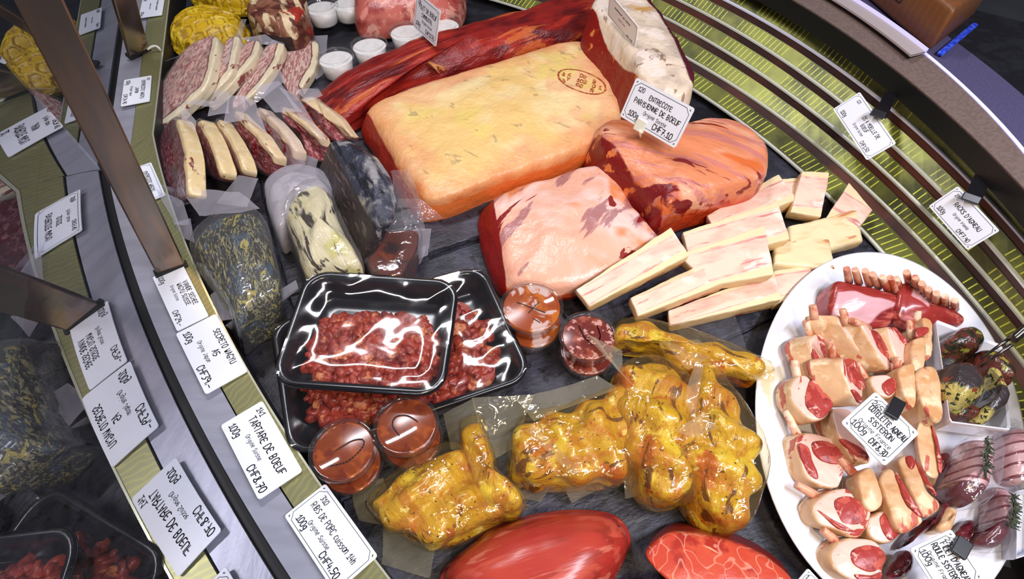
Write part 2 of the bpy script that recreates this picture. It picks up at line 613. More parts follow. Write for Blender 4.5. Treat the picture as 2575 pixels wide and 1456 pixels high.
# -- glass front
GN = NT('front_glass')
tr = GN.n('BsdfTransparent'); tr.inputs[0].default_value = (.80, .84, .84, 1)
gl = GN.n('BsdfGlossy'); gl.inputs['Roughness'].default_value = .0; gl.inputs[0].default_value = (.94, .94, 1.0, 1)
fr_ = GN.schlick(.40)
ms = GN.n('MixShader'); GN.l(fr_, ms.inputs[0]); GN.l(tr.outputs[0], ms.inputs[1]); GN.l(gl.outputs[0], ms.inputs[2])
GN.l(ms.outputs[0], GN.out.inputs[0])
M_glass = GN.m
GO = NT('glass_outer_face')
tr = GO.n('BsdfTransparent'); tr.inputs[0].default_value = (.97, .98, .98, 1); GO.l(tr.outputs[0], GO.out.inputs[0])
M_glass_out = GO.m
LEAN = math.tan(math.radians(5))


def glass(Ga, cen, label):
    bm = bmesh.new()
    rows = []
    for z in (.028, .2, .4, .62):
        r = []
        for g in Ga:
            out = (V((g.x, g.y, 0)) - cen); out.z = 0; out.normalize()
            p = V((g.x, g.y, 0)) + out * LEAN * (z - .03)
            r.append((bm.verts.new((p.x, p.y, z)), bm.verts.new((p.x + out.x * .006, p.y + out.y * .006, z))))
        rows.append(r)
    for a, b in zip(rows, rows[1:]):
        for i in range(len(Ga) - 1):
            f = bm.faces.new((a[i][0], a[i + 1][0], b[i + 1][0], b[i][0]))
            f = bm.faces.new((a[i][1], b[i][1], b[i + 1][1], a[i + 1][1])); f.material_index = 1
    bm.normal_update()
    return tag(mobj('glass_pane', bm, [M_glass, M_glass_out], None, True, frame_at(Ga[len(Ga) // 2])), label, 'glass pane')


glass(GB, V((1.831, 2.086, 0)), 'long curved front glass mirroring the price cards and trays')
glass(GA, V((1.0, 1.6, 0)), 'short straight front glass at the far end behind the cable post')

# -- well floor
bm = bmesh.new()
pts = [V((p.x + .02, p.y + .02, -.014)) for p in LB[::4]][::-1] + [V((p.x + .02, p.y, -.014)) for p in LA] + [V((.3, 1.9, -.014)), V((1.3, 1.2, -.014)), V((1.2, -.4, -.014)), V((.3, -.5, -.014))]
f = bm.faces.new([bm.verts.new(p) for p in pts])
r = bmesh.ops.extrude_face_region(bm, geom=[f])
for v in [g for g in r['geom'] if isinstance(g, bmesh.types.BMVert)]: v.co.z -= .02
bmesh.ops.recalc_face_normals(bm, faces=bm.faces)
mobj('well_base', bm, M_well, case, False, frame_at((0, .5, -.034)))

# -- posts that carry the upper glass
M_post = mat('dark_polished_metal', '7c7068', [('n', '8a7466', 25, .35, .7, {'st': (4, 4, .5)})], rough=.22, metal=.85)


def post(base, top, wid, thick, wdir, label):
    base, top = V(base), V(top)
    d = (top - base).normalized(); w = V(wdir); w = (w - d * w.dot(d)).normalized(); t = d.cross(w)
    fr = Matrix((w, t, d)).transposed().to_4x4(); fr.translation = base
    bm = bmesh.new()
    box_bm(bm, Matrix.Identity(4), wid, thick, (top - base).length, .002)
    for v in bm.verts: v.co = fr @ v.co
    o = tag(mobj('support_post', bm, M_post, None, False, fr), label, 'post')
    bm = bmesh.new()
    box_bm(bm, Matrix.Translation((0, 0, -.001)), wid + .005, thick + .005, .007, .001)
    mobj('post_foot', bm, M_black, o, False)
    return o


def along(b, t, k): return V(b) + (V(t) - V(b)) * k


b2, t2 = U(432, 680, .04), U(98, 0, .385)
post(b2, along(b2, t2, 1.25), .036, .007, U(465, 665, .04) - U(403, 692, .04), 'wide dark metal support post standing on the ledge beside the VIANDE SECHEE card')
b1, t1 = U(349, 135, .04), U(312, 0, .150)
pp = post(b1, along(b1, t1, 4.0), .040, .010, U(368, 127, .04) - U(334, 143, .04), 'narrow dark metal support post with a white cable at its foot')
M_cable = mat('white_cable', 'd8d8d0', rough=.45)
bm = bmesh.new()
tube_bm(bm, spline([U(371, 125, .047), U(380, 118, .05), U(392, 116, .05), U(402, 124, .045), U(407, 140, .02), U(411, 158, .004)], 24, False), .0022, 8)
mobj('cable', bm, M_cable, pp, True, frame_at(U(371, 125, .047)))

# -- air grille behind the goods: five stepped slats
GC = V((-.72, .30, 0))
CUR = {  # height, centre and radius of each long curve of the grille and frame
    'a_out': (.120, -.934, .383, 1.594), 'a_in': (.100, -.653, .399, 1.308), 'b_in': (.075, -.752, .336, 1.395), 'c_in': (.050, -.862, .238, 1.506),
    'd_in': (.025, -.724, .227, 1.357), 'e_in': (.004, -.724, .227, 1.312), 'frame_in': (.160, -.676, .441, 1.304), 'edge': (.172, -.341, .615, .987)}


def curve(k, off=0., dz=0., n=70, a0=-24, a1=62):
    z, cx, cy, R = CUR[k]
    R += off
    out = []
    for i in range(n):
        a = math.radians(a0 + (a1 - a0) * i / (n - 1))
        d = V((math.cos(a), math.sin(a), 0)); o = GC - V((cx, cy, 0))
        b = o.dot(d); s = -b + math.sqrt(max(0, b * b - (o.length_squared - R * R)))
        p = GC + d * s
        out.append(V((p.x, p.y, z + dz)))
    return out


grille = strip('air_grille', curve('e_in', -.004, -.04), curve('a_out', .02, -.07), M_riser, None)
M_sl = mat('white_lip', 'f0f0e4', rough=.25, metal=.3)
tag(grille, 'curved air grille of five stepped slotted slats behind the goods', 'air grille')
order = ['a_out', 'a_in', 'b_in', 'c_in', 'd_in', 'e_in']
for i in range(5):
    o_, k_ = order[i], order[i + 1]
    A = curve(k_, .004); O_ = curve(o_)
    B = [p.lerp(q, .27) + V((0, 0, -.004)) for p, q in zip(O_, A)] if i else curve(o_, -.004)
    s_ = strip('grille_slat', A, B, M_slat, grille, uv=True)
    strip('slat_lip', curve(k_, -.001, .001), curve(k_, .004, .001), M_edge if i == 0 else M_sl, s_)
    if i: strip('grille_riser', [p + V((0, 0, -.006)) for p in B], [p + V((0, 0, -.003)) for p in O_], M_riser, grille)
hz = strip('black_hinge_gap', curve('a_out', -.003, .0), curve('frame_in', .002, -.02), M_black, case)
A_ = curve('a_out', .001, .0045, 140)
M_link = mat('link_metal', '807a70', rough=.35, metal=.7)
for i in range(20, 118, 2):
    fr = frame_at(A_[i], A_[i + 1] - A_[i]); bm = bmesh.new(); box_bm(bm, fr, .006, .0025, .002)
    mobj('hinge_link', bm, M_link, hz, False, fr)
rf = strip('rear_frame', curve('frame_in'), curve('edge'), M_frame, case, nb=2)
strip('rear_frame_lip', curve('frame_in', 0, -.0015), curve('frame_in', .001, -.03), M_black, rf)
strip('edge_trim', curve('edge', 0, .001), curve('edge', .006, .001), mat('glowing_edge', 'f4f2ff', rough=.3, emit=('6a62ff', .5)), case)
strip('rear_worktop', curve('edge', .006, -.006), curve('edge', .085, -.006), M_top, case)
# slot rail clipped on the frame next to the wooden block
A_ = [p for p in curve('edge', -.022, .004, 160, 20, 62) if p.y > 1.03 - .0 and True]
rail0 = U(2298, 148, .175)
A_ = [p for p in curve('edge', -.030, .006, 200, 10, 62) if p.y > rail0.y]
B_ = [p for p in curve('edge', -.003, .006, 200, 10, 62)][-len(A_):]
strip('slot_rail', A_, B_, mat('rail_acrylic', 'b4a8a8', rough=.3), case)
A_ = B_; B_ = [p for p in curve('edge', .001, .010, 200, 10, 62)][-len(A_):]
strip('slot_rail_edge', A_, B_, mat('rail_edge', 'd8d0ff', rough=.25), case)

# ================================================================ room
bm = bmesh.new()
box_bm(bm, Matrix.Translation((0, .5, -1.0)), 8, 8, .05)
fl = mobj('floor', bm, mat('dark_floor', '868c92', [('n', '80868c', 8, .4, .6)], rough=.6), None, False, frame_at((0, .5, -1.0)))
tag(fl, kind='structure')
M_wall = mat('dim_shop_wall', '3a3c42', [('n', '42444a', 3, .4, .6)], rough=.8)
for nm, c_, sx, sy in (('wall_back', (0, 4.5, -.95), 8, .05), ('wall_left', (-4.0, .5, -.95), .05, 8)):
    bm = bmesh.new(); box_bm(bm, Matrix.Translation(c_), sx, sy, 2.6)
    tag(mobj(nm, bm, M_wall, None, False, frame_at(c_)), kind='structure')


# ================================================================ wooden block and blue mat on the rear worktop
M_wood = mat('beech', '6e4526', [('w', '83481f', 22, .4, .9, {'st': (1, .3, .3), 'dist': 3, 'det': 3, 'k': .6}), ('n', '8c5a30', 300, .5, .7, {'st': (8, 1, 1), 'k': .5})], rough=.42)
bz = .168
c0, c1, c2 = U(2334, 135, bz), U(2168, -10, bz), U(2432, -20, bz)
wb = empty('wooden_block', c0, 'light brown wooden block with rounded corners standing on the rear worktop', 'block')
ux = (c1 - c0).normalized(); uy = V((ux.y, -ux.x, 0))
ur = V((.74, .67, 0))
fr = frame_at(c0 + ux * .15 + ur * .08, ux)
bm = bmesh.new()
ft = [c0, c0 + ux * .30, c0 + ux * .30 + ur * .17, c0 + ur * .17]
lo_ = [bm.verts.new(p) for p in ft]; hi_ = [bm.verts.new(p + V((0, 0, .068))) for p in ft]
bm.faces.new(lo_); bm.faces.new(hi_[::-1])
for i in range(4): bm.faces.new((lo_[i], hi_[i], hi_[(i + 1) % 4], lo_[(i + 1) % 4]))
bmesh.ops.recalc_face_normals(bm, faces=bm.faces)
bmesh.ops.bevel(bm, geom=list(bm.edges), offset=.009, segments=3, affect='EDGES', profile=.5)
mobj('block_body', bm, M_wood, wb, True, fr)
# shallow routed mark on the long side
ct = c0 + ux * .125 - uy * .0005 + V((0, 0, .040))
fr2 = Matrix((ux, V((0, 0, 1)), -uy)).transposed().to_4x4(); fr2.translation = ct
bm = bmesh.new()
rr_ = [V((x, y, .0008)) for x, y in ((-.02, -.011), (.02, -.011), (.022, -.009), (.022, .009), (.02, .011), (-.02, .011), (-.022, .009), (-.022, -.009))]
for a, b in zip(rr_, rr_[1:] + rr_[:1]): ribbon(bm, a, b, .0016, .0008)
for v in bm.verts: v.co = fr2 @ v.co
mobj('routed_groove', bm, M_dark, wb, False, fr2)
bm = bmesh.new()
b0, b1 = c0 + V((.012, -.008, .001)), c0 + V((.012, -.008, .001)) + ur * .135
fr3 = frame_at((b0 + b1) / 2, b1 - b0)
box_bm(bm, fr3, (b1 - b0).length, .009, .006, .002)
tag(mobj('plastic_strip', bm, mat('blue_plastic', '2440d0', [('n', '4a6cf0', 160, .45, .65)], rough=.35), None, False, fr3),
    'bright blue plastic strip lying on the worktop beside the wooden block', 'strip')
# ================================================================ slate slabs the goods lie on
M_slate = mat('slate', '2c2c36', [('n', '40404e', 26, .35, .7, {'det': 6, 'st': (1, .5, 1)}), ('n', '1c1c22', 60, .55, .75, {'det': 5})], rough=.48,
              bump=[('n', 45, .5, .003, {'st': (.6, 1.4, 1), 'det': 6}), ('n', 240, .25, .001)])


def slate(x, y, sx, sy, rot, z=0., label=None, thick=.009, sd=0):
    rr = random.Random(sd)
    bm = bmesh.new()
    n = 14
    pts = []
    cs = [(-sx / 2, -sy / 2), (sx / 2, -sy / 2), (sx / 2, sy / 2), (-sx / 2, sy / 2)]
    for i in range(4):
        a, b = cs[i], cs[(i + 1) % 4]
        for j in range(n):
            t = j / n
            nx, ny = (b[1] - a[1]), -(b[0] - a[0]); l = math.hypot(nx, ny)
            k = rr.uniform(-.0022, .001)
            pts.append((a[0] + (b[0] - a[0]) * t + nx / l * k, a[1] + (b[1] - a[1]) * t + ny / l * k))
    lay = [(1.0, 0), (1.0, -.35), (.997, -.36), (.990, -.6), (1.004, -.62), (1.0, -1)]
    lay = [(.985, 0)] + [(.998, -.12)] + lay[1:]
    rows = []
    for s, h in lay:
        rows.append([bm.verts.new((px * s + rr.uniform(-.0008, .0008), py * s + rr.uniform(-.0008, .0008), h * thick)) for px, py in pts])
    bm.faces.new(rows[0])
    for a, b in zip(rows, rows[1:]):
        for i in range(len(pts)): bm.faces.new((a[i], b[i], b[(i + 1) % len(pts)], a[(i + 1) % len(pts)]))
    bm.faces.new(rows[-1][::-1])
    bmesh.ops.recalc_face_normals(bm, faces=bm.faces)
    fr = Matrix.Translation((x, y, z)) @ Matrix.Rotation(math.radians(rot), 4, 'Z')
    o = mobj('slate_board', bm, M_slate, None, False)
    o.matrix_basis = fr
    return tag(o, label, 'slate board', 'slate boards under the meat')


SLAB = {(-1, 2): 'under the yellow netted loaf at the far left', (0, 2): 'behind the long beef fillet at the far end', (-1, 1): 'under the pale wagyu packs',
        (0, 1): 'under the fat-capped sirloin', (1, 1): 'under the beef block beside the air grille', (-1, 0): 'under the blackened dried meat', (0, 0): 'under the mince trays',
        (1, 0): 'under the marrow bones', (2, 0): 'under the far edge of the white platter', (0, -1): 'under the marinated ribs at the front left', (1, -1): 'under the front red joints',
        (2, -1): 'under the near edge of the white platter', (-2, 2): 'at the far left beneath the steel ledge end', (1, 2): 'at the far end near the grille corner', (-1, -1): 'by the front price cards'}
ca, sa = math.cos(math.radians(24)), math.sin(math.radians(24))
for (i, j), lab in SLAB.items():
    u, v = (i - .12) * .34, j * .31
    slate(-.06 + u * ca - v * sa, .42 + u * sa + v * ca, .338, .308, 24, -.0045 + ((i + j) % 3) * .0004, 'dark slate board ' + lab, .0095, i * 7 + j)
c0 = U(1160, 560, .009)
slate(c0.x + .005, c0.y + .02, .16, .10, 26, .0075, 'raised slate board with flaked edges between the sirloin and the pink slab', .011, 77)

# ================================================================ price cards
M_card = mat('white_card', 'eef1fb', rough=.22, spec=.4)
M_ink = mat('black_marker', '0c0c14', rough=.5)
M_line = mat('printed_line', '2c3a34', rough=.5)
M_clip = mat('black_plastic', '141318', rough=.35)
M_wclip = mat('cream_plastic', 'e6e4d2', rough=.35)


def card(pts, label, lines, border=False, corner=True, group='price cards on the steel ledge', curl=0., cat='price card'):
    """pts: TL, TR, BR, BL in the world. lines: (text, x 0..1, y 0..1, size in card heights, anchor)"""
    TL, TR, BR, BL = pts
    c = (TL + TR + BR + BL) / 4
    ex = ((TR - TL) + (BR - BL)) / 2; ey = ((TL - BL) + (TR - BR)) / 2
    w, h = ex.length, ey.length
    x = ex.normalized(); z = ex.cross(ey).normalized(); y = z.cross(x)
    fr = Matrix((x, y, z)).transposed().to_4x4(); fr.translation = c
    bm = bmesh.new()
    r = h * .06
    out = []
    for sx, sy, a0 in ((1, 1, 0), (-1, 1, 90), (-1, -1, 180), (1, -1, 270)):
        for k in range(5):
            a = math.radians(a0 + k * 22.5)
            out.append((sx * (w / 2 - r) + r * math.cos(a), sy * (h / 2 - r) + r * math.sin(a)))
    t = [bm.verts.new((px, py, .0006)) for px, py in out]; b = [bm.verts.new((px, py, -.0006)) for px, py in out]
    bm.faces.new(t); bm.faces.new(b[::-1])
    for i in range(len(out)): bm.faces.new((t[i], b[i], b[(i + 1) % len(out)], t[(i + 1) % len(out)]))
    o = mobj('price_card', bm, M_card, None, False); o.matrix_basis = fr
    tag(o, label, cat, group)
    bm = bmesh.new()
    for (s, fx, fy, sz, an) in lines:
        if border:
            if 'CHF' in s: fx, fy, sz = min(fx, .90), max(fy, .12), sz * .85
            elif an == 'l': fx, fy, sz = max(fx, .11), max(.15, min(fy, .76)), sz * .9
        write(bm, s, (fx - .5) * w, (fy - .5) * h, sz * h * (.86 if border else 1.0), anchor=an, wt=.135 if s.isupper() or s[:1].isdigit() or 'CHF' in s else .11,
              maxw=((.80 if border else .86) if an == 'c' and len(s) > 11 else .52 if an == 'c' else .37 if 'CHF' in s else .56) * w)
    mobj('handwriting', bm, M_ink, o, False)
    if border:
        bm = bmesh.new(); m = h * .065; k = h * .085
        path = []
        for sx, sy, sw in ((1, 1, 0), (-1, 1, 1), (-1, -1, 0), (1, -1, 1)):
            cx, cy = sx * (w / 2 - m), sy * (h / 2 - m)
            q = [V((cx, cy - sy * k * 1.4, 0)), V((cx - sx * k * .55, cy - sy * k * .9, 0)), V((cx - sx * k * .9, cy - sy * k * .55, 0)), V((cx - sx * k * 1.4, cy, 0))]
            path += q if not sw else q[::-1]
            d = V((sx * (w / 2 - m * .9), sy * (h / 2 - m * .9), 0))
            ribbon(bm, d + V((-sx * h * .03, -sy * h * .01, 0)), d + V((-sx * h * .01, -sy * h * .03, 0)), h * .022, .0008)
        for a, bb in zip(path, path[1:] + path[:1]): ribbon(bm, a, bb, h * .011, .0008)
        mobj('printed_border', bm, M_line, o, False)
    return o


def led(pts, hl=.0425, hr=.0425):
    return [U(pts[0][0], pts[0][1], hr), U(pts[1][0], pts[1][1], hr), U(pts[2][0], pts[2][1], hl), U(pts[3][0], pts[3][1], hl)]


card(led([(452, 662), (528, 790), (443, 839), (391, 700)]), 'price card reading VIANDE SECHEE WAGYU SUISSE on the steel ledge',
     [('VIANDE SECHEE', .52, .76, .145, 'c'), ('WAGYU SUISSE', .50, .56, .145, 'c'), ('Origine Suisse', .42, .36, .10, 'c'), ('100g', .06, .14, .15, 'l'), ('CHF29.-', .95, .10, .16, 'r')])
card(led([(540, 784), (619, 929), (522, 998), (445, 846)]), 'price card reading SECRETO WAGYU A5 on the steel ledge',
     [('SECRETO WAGYU', .52, .76, .14, 'c'), ('A5', .55, .52, .15, 'c'), ('Origine Japon', .45, .33, .10, 'c'), ('100g', .06, .14, .15, 'l'), ('CHF39.-', .95, .08, .16, 'r')])
card(led([(661, 1010), (762, 1186), (650, 1257), (554, 1068)]), 'price card reading TARTARE DE BOEUF on the steel ledge',
     [('141', .07, .80, .13, 'l'), ('TARTARE DE BOEUF', .52, .56, .16, 'c'), ('Origine Suisse', .46, .34, .095, 'c'), ('100g', .07, .14, .15, 'l'), ('CHF8.70', .96, .08, .16, 'r')])
card(led([(825, 1222), (955, 1411), (840, 1480), (709, 1291)]), 'price card reading RIBS DE PORC cuisson 14h on the steel ledge',
     [('310', .10, .74, .14, 'l'), ('RIBS DE PORC cuisson 14h', .50, .52, .15, 'c'), ('Origine Suisse', .42, .29, .11, 'c'), ('100g', .05, .14, .17, 'l'), ('CHF4.50', .90, .06, .19, 'r')], True)
card(led([(380, 184), (374, 249), (306, 274), (314, 208)]), 'price card reading ENTRECOTE WAGYU JAPON on the steel ledge beyond the cable',
     [('282', .08, .86, .09, 'l'), ('ENTRECOTE WAGYU', .5, .66, .13, 'c'), ('JAPON', .5, .45, .12, 'c'), ('Origine Japon', .5, .27, .09, 'c'), ('100g', .06, .10, .13, 'l'), ('CHF24.90', .95, .06, .13, 'r')])
card(led([(378, 404), (411, 486), (343, 526), (307, 439)]), 'price card reading ENTRECOTE WAGYU behind the wide support post',
     [('ENTRECOTE WAGYU', .5, .66, .14, 'c'), ('SUISSE', .5, .45, .13, 'c'), ('Origine Suisse', .5, .27, .09, 'c'), ('100g', .06, .10, .13, 'l'), ('CHF17.90', .95, .06, .13, 'r')], True)
card(led([(413, -18), (404, 32), (352, 52), (362, 0)]), 'farthest price card on the steel ledge, cut by the top of the picture',
     [('~~~~~~ ~~~~~~', .5, .66, .13, 'c'), ('~~~~~~ ~~~~', .5, .38, .09, 'c'), ('100g', .06, .10, .13, 'l'), ('CHF~~', .95, .06, .13, 'r')])


def raised(center, xd, updir, w, h):
    x = V(xd).normalized() * w / 2; u = V(updir); u = (u - x.normalized() * u.dot(x.normalized())).normalized() * h / 2
    return [center - x + u, center + x + u, center + x - u, center - x - u]


def quad(pts, hs): return [U(p[0], p[1], h) for p, h in zip(pts, hs)]


def holder_bar(o, name, a, b, w, t, m, side=None):
    a, b = V(a), V(b)
    bm = bmesh.new(); d = (b - a)
    z = V((0, 0, 1)) if abs(d.normalized().z) < .9 else V((1, 0, 0))
    fr = frame_at((a + b) / 2 - V((0, 0, 0)), d, z - d.normalized() * z.dot(d.normalized()))
    box_bm(bm, fr @ Matrix.Translation((0, 0, -t / 2)), d.length, w, t, min(w, t) * .2)
    return mobj(name, bm, m, o, False, fr)


# cards clipped to the air grille
q = quad([(2161, 229), (2250, 357), (2183, 407), (2096, 277)], (.142, .128, .098, .112))
o = card(q, 'price card reading OS A MOELLE DE BOEUF clipped to the air grille',
         [('123', .10, .80, .12, 'l'), ('OS A MOELLE DE', .60, .60, .145, 'c'), ('BOEUF', .56, .42, .14, 'c'), ('Origine Suisse', .52, .26, .10, 'c'), ('100g', .07, .12, .16, 'l'), ('CHF1.50', .94, .07, .16, 'r')], True, group='price cards clipped to the air grille')
m0 = q[0].lerp(q[1], .52)
cl = holder_bar(o, 'clip_arm', U(2213, 292, .141), U(2240, 236, .128), .017, .003, M_clip)
holder_bar(o, 'clip_jaw', U(2203, 294, .139), U(2213, 278, .145), .019, .005, M_clip)
q = quad([(2396, 460), (2499, 569), (2447, 641), (2348, 526)], (.128, .118, .084, .094))
o = card(q, "price card reading RACKS D'AGNEAU clipped to the air grille",
         [('277', .10, .80, .12, 'l'), ("RACKS D'AGNEAU", .54, .56, .15, 'c'), ('Origine Irlande', .54, .36, .10, 'c'), ('100g', .07, .12, .16, 'l'), ('CHF7.90', .94, .07, .16, 'r')], True, group='price cards clipped to the air grille')
holder_bar(o, 'clip_arm', U(2445, 502, .126), U(2474, 440, .126), .019, .003, M_clip)
holder_bar(o, 'clip_jaw', U(2437, 508, .126), U(2447, 490, .132), .020, .005, M_clip)
# ================================================================ large cuts of meat
M_red = lambda name, base='8c1a18', dark='5c0c10', fat='c86a50', **k: mat(name, base, [('n', dark, 22, .4, .7, {'st': (.5, 1, 1), 'det': 5}), ('n', fat, 70, .60, .74, {'st': (.25, 1.2, 1), 'det': 6, 'k': .55})],
                                                                         rough=.32, bump=[('n', 60, .35, .004, {'st': (.4, 1, 1)}), ('n', 300, .12, .001)], sss=.05, **k)
# A ---- sirloin with a thick fat cap and an ink stamp
M_sir = mat('sirloin_fat', 'efc67e', [('n', 'f4d9a0', 9, .4, .7), ('n', 'efb98a', 8, .52, .72, {'dist': .6, 'k': .8}), ('n', 'e8cf74', 11, .55, .7, {'loc': (.4, .2, 0), 'k': .7}),
                                      ('n', '8f7c5a', 55, .70, .80, {'st': (1, .5, 1), 'det': 5, 'dist': .5, 'k': .55}),
                                      ('a', 'e8a070', 't', .62, .92, {'nz': .7, 'ns': 16, 'k': .75}), ('a', 'dc7234', 't', .84, 1.10, {'nz': .55, 'ns': 22}), ('n', 'c4482a', 28, .52, .66, {'by': 'e', 'det': 5}),
                                      ('a', '9c2416', 'm', .42, .6, {'nz': .25, 'ns': 30})], rough=.38,
            bump=[('n', 28, .35, .006), ('n', 120, .25, .002)], sss=.05)


def sirloin():
    crest = [(925, 268), (1000, 226), (1110, 190), (1240, 150), (1370, 112), (1478, 96), (1520, 160), (1575, 238), (1570, 300), (1510, 348), (1400, 390), (1260, 440), (1150, 482), (1075, 490), (1035, 450), (995, 385), (955, 320)]
    top = P(crest, .058)
    a, b = U(925, 268, .058), U(1040, 470, .058)
    d = (b - a).normalized(); nl = V((-d.y, d.x, 0))
    if nl.x > 0: nl = -nl
    # 'm' = the bare cut face at the left end
    def mk(p, t):
        k = (p - a).dot(nl)
        return max(0, min(1, (k + .004) / .014)) if t > .93 else 0
    o = solid('fat_capped_sirloin', top, (-.020, -.002, -.060), M_sir, rnd=.020, dome=.006, bot=1.0, belly=.02, amp=.004, freq=22, mask=mk, n=150, rt=18, lumps=.003)
    return tag(o, 'long beef sirloin with a thick cream fat cap bearing an oval ink stamp', 'beef joint')


SIR = sirloin()


def stamp(o, cpx, wpx, hpx):
    """oval ink stamp: ribbons lying on the surface"""
    z = .062
    c = U(cpx[0], cpx[1], z)
    ex = (U(cpx[0] + wpx[0], cpx[1] + wpx[1], z) - c); ey = (U(cpx[0] + hpx[0], cpx[1] + hpx[1], z) - c)
    bm = bmesh.new()
    rr = random.Random(5)
    N_ = 70
    ring = []
    for k in range(N_):
        a = 2 * math.pi * k / N_
        ring.append(c + ex * math.cos(a) + ey * math.sin(a))
    for k in range(N_):
        a_, b_ = ring[k], ring[(k + 1) % N_]
        ribbon(bm, V((a_.x, a_.y, 0)), V((b_.x, b_.y, 0)), .0030 + rr.uniform(-.0012, .0006), 0)
    xd = ex.normalized(); yd = ey.normalized()
    def line(s, fx, fy, size):
        b2 = bmesh.new(); write(b2, s, 0, 0, size, wt=.2, z=0, anchor='c', jit=.5)
        for f in b2.faces:
            bm.faces.new([bm.verts.new((c + ex * fx + ey * fy + xd * v.co.x + yd * v.co.y) * 1.0) for v in f.verts])
        b2.free()
    L = ey.length
    line('DE', .02, .40, L * .30); line('105', .02, -.10, L * .30); line('EG', -.02, -.60, L * .30)
    for ch, fx, fy in (('8', -.78, .02), ('6', -.54, .22), ('Y', -.54, -.22), ('4', -.66, -.55), ('B', .52, .28), ('0', .54, -.14), ('1', .80, -.10), ('R', .52, -.58)): line(ch, fx, fy - .1, L * .30)
    bm.verts.ensure_lookup_table()
    from mathutils.bvhtree import BVHTree
    me = o.data
    inv = o.matrix_basis.inverted()
    bv = BVHTree.FromPolygons([o.matrix_basis @ v.co for v in me.vertices], [tuple(p.vertices) for p in me.polygons])
    for v in bm.verts:
        h = bv.ray_cast(V((v.co.x, v.co.y, .3)), V((0, 0, -1)))
        v.co.z = (h[0].z if h[0] else z) + .0007
    return mobj('ink_stamp', bm, mat('stamp_ink', 'a4401c', [('n', 'c98a50', 160, .45, .65)], rough=.5), o, False, o.matrix_basis)


stamp(SIR, (1463, 203), (60, 19), (8, -25))

# B ---- long dark fillet
M_fil = mat('fillet_red', '8e1f1a', [('n', '5e1014', 16, .42, .68, {'st': (.5, 1.2, 1), 'det': 5}), ('n', 'b83222', 30, .52, .72, {'st': (.2, 1.4, 1), 'det': 6, 'k': .8}),
                                      ('n', 'd06a34', 26, .66, .74, {'st': (.2, 1.6, 1), 'det': 6, 'dist': .7, 'k': .8})], rough=.34,
            bump=[('n', 34, .6, .006, {'st': (.3, 1.3, 1), 'det': 6}), ('n', 200, .2, .0015)], sss=.04)
B = [(786, 232), (792, 205), (842, 172), (915, 140), (1000, 105), (1130, 70), (1280, 25), (1420, -8), (1520, -40), (1560, 0), (1500, 60), (1380, 88), (1250, 122), (1150, 150), (1030, 180), (940, 226), (885, 266), (840, 280), (803, 262)]
o = solid('beef_fillet', P(B, .048), (-.006, -.006, -.049), M_fil, ell=.62, sq=.85, dome=.016, rb=.016, bot=1.0, belly=.10, amp=.006, freq=20, n=150, rt=16, lumps=.004)
tag(o, 'long dark red trimmed beef fillet lying behind the sirloin', 'beef fillet')
bm = bmesh.new()
for (x0, y0, h), (x1, y1, h1) in (((1078, 158, .055), (1118, 178, .045)), ((1085, 162, .055), (1105, 184, .042)), ((1100, 166, .052), (1120, 174, .046))):
    a, b = U(x0, y0, h), U(x1, y1, h1); tube_bm(bm, [a, a.lerp(b, .5) + V((0, 0, .002)), b], .003, 7, rad=lambda t: 1.2 - t * .6)
mobj('sinew', bm, mat('sinew', 'c8884e', [('n', 'a04a28', 120, .4, .7)], rough=.4), o, True, o.matrix_basis)

# C ---- block with red cut face
M_blk = mat('block_fat', 'e8d3bb', [('n', 'cdb9a6', 16, .45, .7), ('n', 'f2dfd2', 24, .5, .7), ('n', '6e4c3c', 30, .70, .76, {'dist': 1.4, 'det': 6, 'k': .7}), ('n', 'd8a050', 7, .60, .75),
                                    ('a', '521826', 'd', .4, .6, {'nz': .3, 'ns': 30}), ('a', '8e1c16', 'm', .45, .56, {'nz': .22, 'ns': 26}), ('n', 'e08a4a', 34, .66, .72, {'by': 'm', 'det': 5, 'dist': .8})], rough=.36,
            bump=[('n', 30, .5, .005, {'det': 5}), ('n', 140, .2, .002)], sss=.04)


def block():
    zt = .125
    top = P([(1490, 8), (1535, -34), (1600, -40), (1650, 8), (1690, 62), (1724, 130), (1748, 195), (1728, 226), (1690, 226), (1640, 212), (1608, 178), (1578, 118), (1540, 62)], zt)
    a, b = U(1490, 8, zt), U(1608, 178, zt)
    d = (b - a).normalized(); nl = V((-d.y, d.x, 0)); nl = nl if nl.x < 0 else -nl
    e = U(1640, 214, zt)
    def mk(p, t):
        if t < .84: return 0
        k = (p - a).dot(nl) / .012 + .3
        k2 = (U(1650, 214, zt).y - p.y) / .012
        return max(0, min(1, max(k, k2 if t > 1.15 else 0)))
    o = solid('beef_block', top, (-.030, -.056, -.124), M_blk, rnd=.012, dome=.008, bot=1.12, amp=.005, freq=20, mask=mk, n=140, lumps=.003)
    ed = P([(1640, 0), (1660, 20), (1690, 62), (1724, 130), (1748, 195)], zt); me = o.data
    at = me.attributes.new('d', 'FLOAT', 'POINT'); t_ = me.attributes['t']; M = o.matrix_basis
    for i, v in enumerate(me.vertices):
        p = M @ v.co
        dm = min((V((p.x, p.y, 0)) - V((a_.lerp(b_, k / 6).x, a_.lerp(b_, k / 6).y, 0))).length for a_, b_ in zip(ed, ed[1:]) for k in range(7))
        at.data[i].value = max(0, min(1, 1.1 - dm / .022)) if t_.data[i].value > .45 else 0
    return o


tag(block(), 'tall beef block with white fat top and dark red cut side beside the air grille', 'beef joint')

